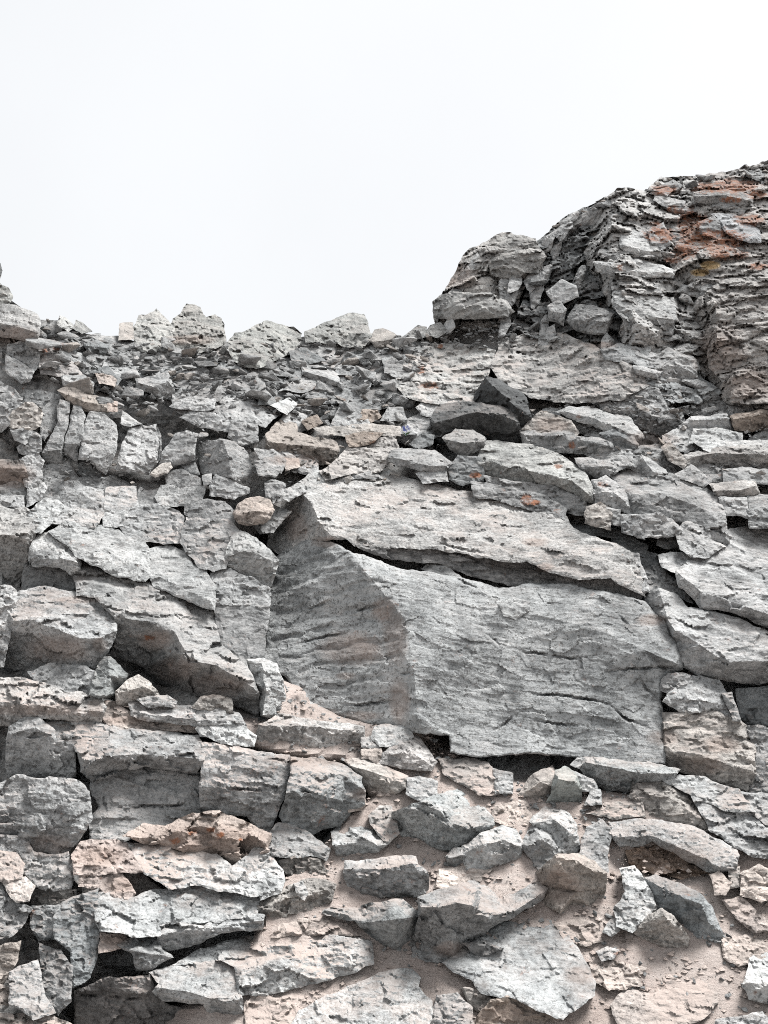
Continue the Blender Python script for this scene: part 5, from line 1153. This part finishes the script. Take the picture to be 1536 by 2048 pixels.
# ------------------------------------------------------------------ assemble
HILL = hillside()
def empty(name, loc, kind=None):
    o = bpy.data.objects.new(name, None)
    o.location = loc
    o.empty_display_size = 0.3
    link(o)
    if kind: o['kind'] = kind
    return o
c0 = np.asarray(place(1200, 800, -60)).reshape(3)
CLIFF = empty('cliff', Vector(c0))
CLIFF['label'] = 'tall jointed grey cliff with orange lichen rising at the upper right'
CLIFF['category'] = 'cliff'
for o, r, k in CLIFF_FACES:
    R('rock_face', None, o, r, parent=CLIFF, sp=3.2, wa=7, bw=2, thick=120, **k)
nface = len(TRACED)
for o, r, k in CLIFF_BLOCKS:
    k = dict(k)
    CL(o, r, k.pop('c', ''), **k)
del TRACED[nface - len(CLIFF_FACES):nface]
fill_blocks('rock_block', '868,640 860,600 900,540 950,470 1060,465 1130,420 1200,395 1190,470 1190,540 1230,620 1230,700 1150,690 1060,668 1000,672 880,665', 17, 2.3, 112, CLIFF, lo=4, hi=30, limit=125, keep=0.22, tilt=0.7, ridge=0.4, seed=5, sp=3.4, sky_in=2, wa=4, gap=-1.5, grow=1, st=1.6)
fill_blocks('rock_block', '1200,395 1260,360 1390,340 1540,310 1640,290 1640,800 1450,805 1380,790 1300,765 1240,720 1230,620 1190,540 1190,470', 15, 3.6, 14, CLIFF, lo=4, hi=30, limit=135, keep=0.22, tilt=0.6, ridge=0.7, seed=6, sp=3.4, sky_in=2, wa=4, gap=-1.5, grow=1, st=2.2)
SLOPE = HILL
fill_blocks('bedrock_block', '80,690 250,690 560,690 760,690 870,672 1000,680 960,760 900,810 780,815 560,800 340,800 120,790', 34, 2.0, 6, SLOPE, lo=-24, hi=6, limit=110, tilt=0.5, ridge=0.4, seed=8, gap=-0.5, tint=(0.82, 0.83, 0.835))
fill_blocks('bedrock_block', '0,690 70,690 90,800 130,930 300,980 560,1000 560,880 500,800 900,800 1050,800 1536,790 1620,800 1620,1050 1200,1100 900,1000 620,960 540,1080 520,1320 440,1300 300,1050 60,1010 0,1010', 38, 2.0, 8, SLOPE, lo=-28, hi=0, limit=130, tilt=0.35, ridge=0.4, seed=9, gap=-0.5)
build_pending()

# ------------------------------------------------------------------ loose rocks of the scree
def loose_mesh(name, seed, flat, sub=3):
    """an angular broken stone: a few cut faces, then grit"""
    import bmesh
    rr = np.random.default_rng(seed)
    bm = bmesh.new()
    n = 11
    P = rr.uniform(-1, 1, (n, 3)); P /= np.maximum(np.abs(P).max(1, keepdims=True), .3) ** 0.8
    P *= np.array([1.0, rr.uniform(.55, .8), flat])
    for p in P: bm.verts.new(p)
    bmesh.ops.convex_hull(bm, input=bm.verts[:])
    bmesh.ops.delete(bm, geom=[v for v in bm.verts if not v.link_faces], context='VERTS')
    bmesh.ops.dissolve_limit(bm, angle_limit=math.radians(14), verts=bm.verts[:], edges=bm.edges[:])
    bmesh.ops.bevel(bm, geom=bm.edges[:], offset=0.05, segments=1, affect='EDGES', clamp_overlap=True)
    bmesh.ops.triangulate(bm, faces=bm.faces[:])
    for _ in range(sub):
        long = [e for e in bm.edges if e.calc_length() > 0.26]
        if not long: break
        bmesh.ops.subdivide_edges(bm, edges=long, cuts=1)
        bmesh.ops.triangulate(bm, faces=bm.faces[:])
    V = np.array([v.co[:] for v in bm.verts])
    nr = np.array([v.normal[:] for v in bm.verts])
    bm.normal_update()
    q = V * 2.2 + seed * 5.1
    d = fbm(q, 4, 61) * 0.07 + noise(np.c_[V[:, 0] * 1.5, V[:, 1] * 1.5, np.floor(V[:, 2] * 9) * 3.3], 62) * 0.035
    V = V + nr * d[:, None]
    for v, c in zip(bm.verts, V): v.co = c
    me = bpy.data.meshes.new(name)
    bm.to_mesh(me); bm.free()
    me.materials.append(M_ROCK)
    return me

LOOSE = [loose_mesh('loose_rock', 100 + k, (0.28, 0.4, 0.55, 0.35)[k % 4]) for k in range(20)]
LANDMARKS = [(243, 655, 'the square skyline knob'), (312, 655, 'the pale faceted outcrop'), (395, 650, 'the tallest lumpy outcrop'), (530, 690, 'the rounded greenish outcrop'),
    (690, 660, 'the square-shouldered outcrop'), (765, 672, 'the low rounded hump'), (945, 610, 'the layered lens'), (310, 785, 'the large loose block'), (195, 697, 'the dark rounded block'),
    (640, 750, 'the big tilted loose slab'), (1000, 800, 'the black pointed boulder'), (600, 890, 'the tan-topped ledge'), (730, 860, 'the long straight ledge'), (812, 860, 'the blue flower'),
    (160, 800, 'the brown plank slab'), (40, 650, 'the overhanging boulder'), (200, 890, 'the broadest pillar'), (440, 915, 'the dark-sided end pillar'), (510, 1023, 'the round tan boulder'),
    (1075, 940, 'the speckled boulder'), (1330, 1000, 'the smooth pale hump'), (1425, 848, 'the squared right-hand block'), (1440, 920, 'the dark-fronted slab'), (1190, 850, 'the tilted lichen slab'),
    (1110, 630, 'the cliff-gully boulder'), (1330, 740, 'the dark cliff-foot stone'), (885, 1640, 'the big two-faced boulder'), (965, 1810, 'the long tilted beam'),
    (770, 1755, 'the half-buried grey stone'), (1150, 1760, 'the squared tan block'), (1330, 1855, 'the brownish boulder'), (1340, 2010, 'the flat pinkish plate'), (1350, 1690, 'the curved ledge'),
    (1040, 1920, 'the wide smooth slab'), (760, 1840, 'the black-fronted boulder'), (1020, 475, 'the blocky cliff shoulder'), (1262, 378, 'the stepped cliff crest'), (1480, 345, 'the rusty cliff top')]
def describe(x, y, s, smin, smax, v, wm, flat, noun, where):
    L = min(LANDMARKS, key=lambda q: (q[0] - x) ** 2 + (1.4 * (q[1] - y)) ** 2)
    dx, dy = x - L[0], y - L[1]
    rel = ('just right of' if dx > 0 else 'just left of') if abs(dx) > 1.3 * abs(dy) else ('just below' if dy > 0 else 'just above')
    if abs(dx) + abs(dy) > 90: rel = rel.replace('just ', 'well ')
    t = (s - smin) / max(smax - smin, 1)
    size = 'tiny' if t < 0.08 else 'small' if t < 0.3 else 'middling' if t < 0.6 else 'large'
    tone = 'tan' if wm else 'dark grey' if v < 0.7 else 'grey' if v < 0.97 else 'pale grey'
    return '%s %s %s %s %s %s %s' % (size, tone, 'flat' if flat else 'blocky', noun, where, rel, L[2])

USED = set()
def scatter(region, count, smin, smax, label, group, seed, tint=(1, 1, 1), name='loose_rock', lift=0.5, power=1.5, sandtint=False):
    rr = np.random.default_rng(seed)
    reg = np.array([q[:2] for q in pts(region)])
    lo, hi = reg.min(0), reg.max(0)
    done = []
    tries = 0
    while len(done) < count and tries < count * 60:
        tries += 1
        p = rr.uniform(lo, hi)
        if not inside(reg, p[None])[0] or p[1] < skyline(p[0]) - 3: continue
        s = smin + (smax - smin) * rr.random() ** power
        if any((p[0] - q[0]) ** 2 + (1.6 * (p[1] - q[1])) ** 2 < (0.55 * (s + q[2])) ** 2 for q in done): continue
        v = rr.choice([0.62, 0.85, 0.95, 1.02, 1.12], p=[.4, .25, .17, .12, .06])
        wm = rr.choice([0, 1], p=[.82, .18])
        vi = int(rr.integers(len(LOOSE)))
        text = describe(p[0], p[1], s, smin, smax, v, wm, vi % 4 != 2, 'pebble' if name == 'pebble' else 'stone', label)
        if text in USED: continue
        USED.add(text)
        done.append((p[0], p[1], s))
        Y = float(depth(p[0], p[1]))
        o = bpy.data.objects.new(name, LOOSE[vi])
        o.location = np.asarray(place(p[0], p[1], s * lift)).reshape(3)
        k = s * Y / F * 0.62
        o.scale = (k * rr.uniform(.85, 1.3), k * rr.uniform(.8, 1.2), k * rr.uniform(.75, 1.2))
        o.rotation_euler = (math.radians(30 + rr.normal(0, 16)), math.radians(rr.normal(4, 16)), rr.uniform(0, 6.28) if rr.random() < .35 else rr.normal(0, .45))
        o.color = (0.88 * v * tint[0] * (1.06 if wm else 1), 0.88 * v * tint[1] * (0.97 if wm else 1), 0.88 * v * tint[2] * (0.9 if wm else 1), 0.35)
        link(o)
        o['label'] = text; o['category'] = 'rock'; o['group'] = group
    return len(done)
scatter('85,655 160,672 240,690 460,695 470,725 330,760 300,830 200,800 130,770 90,720', 95, 15, 58, 'in the scree', 'loose rocks of the left scree', 21)
scatter('330,700 470,700 600,720 740,690 860,668 850,720 800,790 800,850 640,850 520,800 340,760', 112, 15, 60, 'in the scree', 'loose rocks of the middle scree', 22)
scatter('1220,770 1290,790 1440,790 1460,830 1320,840 1240,820', 20, 9, 34, 'lying', 'loose rocks at the foot of the cliff', 23)
scatter('880,660 1000,640 1060,650 1120,660 1150,690 1060,668 960,690 890,690', 14, 9, 28, 'lying', 'loose rocks below the layered lens', 24)
scatter('60,770 130,800 300,850 500,880 520,960 400,990 100,960 40,900', 34, 7, 20, 'lodged', 'stones lodged among the pillars', 25, name='stone')
scatter('520,860 700,830 860,880 800,960 600,985 520,960', 30, 7, 22, 'on the shelf', 'stones on the middle shelf', 26, name='stone', tint=(1.05, 1, .95))
scatter('1060,820 1300,800 1536,860 1536,1010 1300,930 1100,900', 24, 8, 22, 'among the slabs', 'stones among the right-hand slabs', 27, name='stone', tint=(1.05, 1, .96))
scatter('990,460 1100,455 1250,370 1400,345 1536,318 1536,345 1300,385 1150,440 1010,500', 32, 9, 24, 'on the cliff edge', 'stones on the cliff edge', 28, lift=0.5)
scatter('78,636 120,640 170,664 240,668 330,682 460,682 610,674 740,678 800,670 868,655 868,675 740,690 460,694 240,682 150,668 80,655', 40, 8, 22, 'on the skyline', 'stones along the skyline', 30, lift=0.35)
scatter('640,1690 860,1600 1300,1590 1240,1680 1250,1740 1540,1830 1540,2040 1180,2040 1180,1900 860,1950 740,1920 560,1830', 70, 5, 17, 'on the sand', 'pebbles on the sandy path', 29, tint=(1.3, 1.12, 1.04), name='pebble', lift=0.05, power=2.5)

# ------------------------------------------------------------------ the small stuff of the scree, past counting
def scree():
    rr = np.random.default_rng(51)
    regs = [('78,655 160,668 240,690 460,690 620,690 740,688 866,668 860,720 800,790 800,850 640,850 520,830 340,790 300,830 130,790 85,740', 900, 6, 20),
            ('1230,770 1300,790 1440,790 1536,810 1536,850 1300,840 1060,830', 260, 4, 13), ('880,655 1000,640 1060,650 1150,690 960,700 870,690', 160, 5, 14),
            ('60,780 300,850 520,870 860,850 880,890 700,990 540,990 300,985 60,960', 420, 4, 11), ('1060,820 1536,830 1536,1010 1300,930 1100,900', 260, 4, 11),
            ('540,1330 620,1340 720,1440 860,1470 1000,1560 860,1600 700,1540 540,1480', 240, 3, 12), ('1000,1560 1250,1570 1300,1640 1200,1660 980,1600', 160, 3, 12), ('640,1690 860,1600 1300,1590 1240,1680 1250,1740 1540,1830 1540,2040 1180,2040 1180,1900 860,1950 740,1920 560,1830', 420, 3, 13)]
    VV, FF, off = [], [], 0
    src = []
    for k in range(8):
        m = loose_mesh('chip', 300 + k, (0.3, 0.45)[k % 2], 0)
        v = np.empty(len(m.vertices) * 3); m.vertices.foreach_get('co', v)
        f = np.array([p.vertices[:] for p in m.polygons if len(p.vertices) == 3], int)
        src.append((v.reshape(-1, 3), f)); bpy.data.meshes.remove(m)
    for reg, n, smin, smax in regs:
        rg = np.array([q[:2] for q in pts(reg)])
        P = rr.uniform(rg.min(0), rg.max(0), (n * 3, 2))
        P = P[inside(rg, P)]; P = P[P[:, 1] > skyline(P[:, 0]) + 2][:n]
        s = smin + (smax - smin) * rr.random(len(P)) ** 2
        Y = depth(P[:, 0], P[:, 1])
        C = place(P[:, 0], P[:, 1], rr.uniform(-12, 4, len(P)), Y)
        for p, c, q, y in zip(P, C, s, Y):
            v, f = src[rr.integers(8)]
            ax, az = 0.5 + rr.normal(0, .3), rr.normal(0, .7) if rr.random() < .6 else rr.uniform(0, 6.28)
            ay = rr.normal(0, .3)
            cx, sx, cy_, sy, cz, sz = math.cos(ax), math.sin(ax), math.cos(ay), math.sin(ay), math.cos(az), math.sin(az)
            M = np.array([[cz, -sz, 0], [sz, cz, 0], [0, 0, 1]]) @ np.array([[cy_, 0, sy], [0, 1, 0], [-sy, 0, cy_]]) @ np.array([[1, 0, 0], [0, cx, -sx], [0, sx, cx]])
            VV.append((v * (q * y / F * 0.62)) @ M.T + c); FF.append(f + off); off += len(v)
    me = bpy.data.meshes.new('scree')
    me.from_pydata(np.vstack(VV).tolist(), [], np.vstack(FF).tolist())
    me.materials.append(M_ROCK)
    o = link(bpy.data.objects.new('scree', me)); o.color = (0.68, 0.685, 0.69, 0.15)
    o['kind'] = 'stuff'; o['label'] = 'mass of small grey stone chips filling the slope under the skyline'; o['category'] = 'scree'
scree()

# ------------------------------------------------------------------ gravel on the sand: too small and too many to pick apart
def gravel():
    rr = np.random.default_rng(77)
    n = 9000
    px = rr.uniform(500, 1560, n * 3); py = rr.uniform(1380, 2100, n * 3)
    ok = sand_amount(px, py) > 0.62
    px, py = px[ok][:n], py[ok][:n]
    n = len(px)
    dens = fbm(np.c_[px / 60, py / 40, np.zeros(n)], 3, 71)
    keep = dens > rr.uniform(-0.55, 0.35, n)
    px, py = px[keep], py[keep]; n = len(px)
    Y = depth(px, py)
    s = (1.0 + 8.0 * rr.random(n) ** 7) * Y / F
    c = place(px, py, -3.0 + 0 * px, Y)
    base = np.array([(1, 0, 0), (-1, 0, 0), (0, 1, 0), (0, -1, 0), (0, 0, .5), (0, 0, -.5)])
    V = base[None] * (1 + rr.uniform(-.35, .35, (n, 6, 1))) * s[:, None, None]
    a = rr.uniform(0, 6.28, n); ca, sa = np.cos(a)[:, None], np.sin(a)[:, None]
    V = np.stack([V[..., 0] * ca - V[..., 1] * sa, V[..., 0] * sa + V[..., 1] * ca, V[..., 2]], -1) + c[:, None]
    f = np.array([(0, 2, 4), (2, 1, 4), (1, 3, 4), (3, 0, 4), (2, 0, 5), (1, 2, 5), (3, 1, 5), (0, 3, 5)])
    Fc = (f[None] + 6 * np.arange(n)[:, None, None]).reshape(-1, 3)
    me = bpy.data.meshes.new('gravel')
    me.from_pydata(V.reshape(-1, 3).tolist(), [], Fc.tolist())
    me.materials.append(M_SAND)
    o = link(bpy.data.objects.new('gravel', me))
    o.color = (1.2, 1.19, 1.17, 0)
    o['kind'] = 'stuff'; o['label'] = 'fine pinkish gravel strewn over the sandy path'; o['category'] = 'gravel'
gravel()

# ------------------------------------------------------------------ the blue flower on the shelf
def flower():
    Y = float(depth(812, 860)); u = Y / F
    base = np.asarray(place(812, 872, 26)).reshape(3)
    root = empty('flower', Vector(base))
    root['label'] = 'small clump of blue flowers with green leaves on the rocky shelf'; root['category'] = 'flower'
    rr = np.random.default_rng(4)
    mg, mb = plain('leaf_green', (0.07, 0.13, 0.06)), plain('petal_blue', (0.10, 0.13, 0.36))
    for k in range(9):
        a = rr.uniform(0, 6.28); L = rr.uniform(7, 12) * u; w = 1.7 * u
        d = np.array([math.cos(a), math.sin(a), 0]); s = np.array([-d[1], d[0], 0])
        p = [np.zeros(3), d * L * .5 + s * w + [0, 0, L * .6], d * L + [0, 0, L * .7], d * L * .5 - s * w + [0, 0, L * .6], d * L * .5 + [0, 0, L * .5]]
        me = bpy.data.meshes.new('leaf'); me.from_pydata([tuple(x) for x in p], [], [(0, 1, 4), (1, 2, 4), (2, 3, 4), (3, 0, 4)])
        me.materials.append(mg); link(bpy.data.objects.new('leaf', me), root)
    for k in range(7):
        c = np.array([rr.uniform(-6, 6) * u, rr.uniform(-5, 3) * u, rr.uniform(9, 18) * u])
        V = [tuple(c * 0.98)]; fcs = []
        for j in range(5):
            a = j * 1.2566 + rr.uniform(-.2, .2); R_ = 3.4 * u
            t = np.array([math.cos(a), -0.45, math.sin(a)])
            for da, rr_ in ((-.45, .75), (0, 1.0), (.45, .75)):
                V.append(tuple(c + R_ * rr_ * np.array([math.cos(a + da), -0.4, math.sin(a + da)])))
            b = 1 + 3 * j; fcs += [(0, b, b + 1), (0, b + 1, b + 2)]
        b = len(V); V += [(0, 0, 0), (u * .5, 0, 0)]; fcs.append((b, b + 1, 0))
        me = bpy.data.meshes.new('blossom'); me.from_pydata(V, [], fcs)
        me.materials.append(mb); link(bpy.data.objects.new('blossom', me), root)
flower()

# ------------------------------------------------------------------ ground all round, out to the horizon
def ground():
    n = 60
    r = np.concatenate([[0], np.geomspace(2, 900, n)])
    a = np.linspace(0, 2 * math.pi, 97)[:-1]
    V = [(0, 0, -0.35)]
    for q in r[1:]:
        for t in a:
            x, y = q * math.sin(t), q * math.cos(t)
            V.append((x, y, -0.35 - 0.02 * q + 0.0))
    m = len(a); fc = [(0, 1 + j, 1 + (j + 1) % m) for j in range(m)]
    for i in range(n - 1):
        for j in range(m):
            fc.append((1 + i * m + j, 1 + (i + 1) * m + j, 1 + (i + 1) * m + (j + 1) % m, 1 + i * m + (j + 1) % m))
    V = np.array(V)
    V[:, 2] += fbm(V * 0.15, 3, 88) * np.clip(np.hypot(V[:, 0], V[:, 1]) / 40, 0, 3) * 0.6
    me = bpy.data.meshes.new('ground'); me.from_pydata(V.tolist(), [], fc)
    me.materials.append(M_SAND)
    o = link(bpy.data.objects.new('ground', me)); o['kind'] = 'structure'
    o.color = (0.95, 0.95, 0.95, 0)
ground()
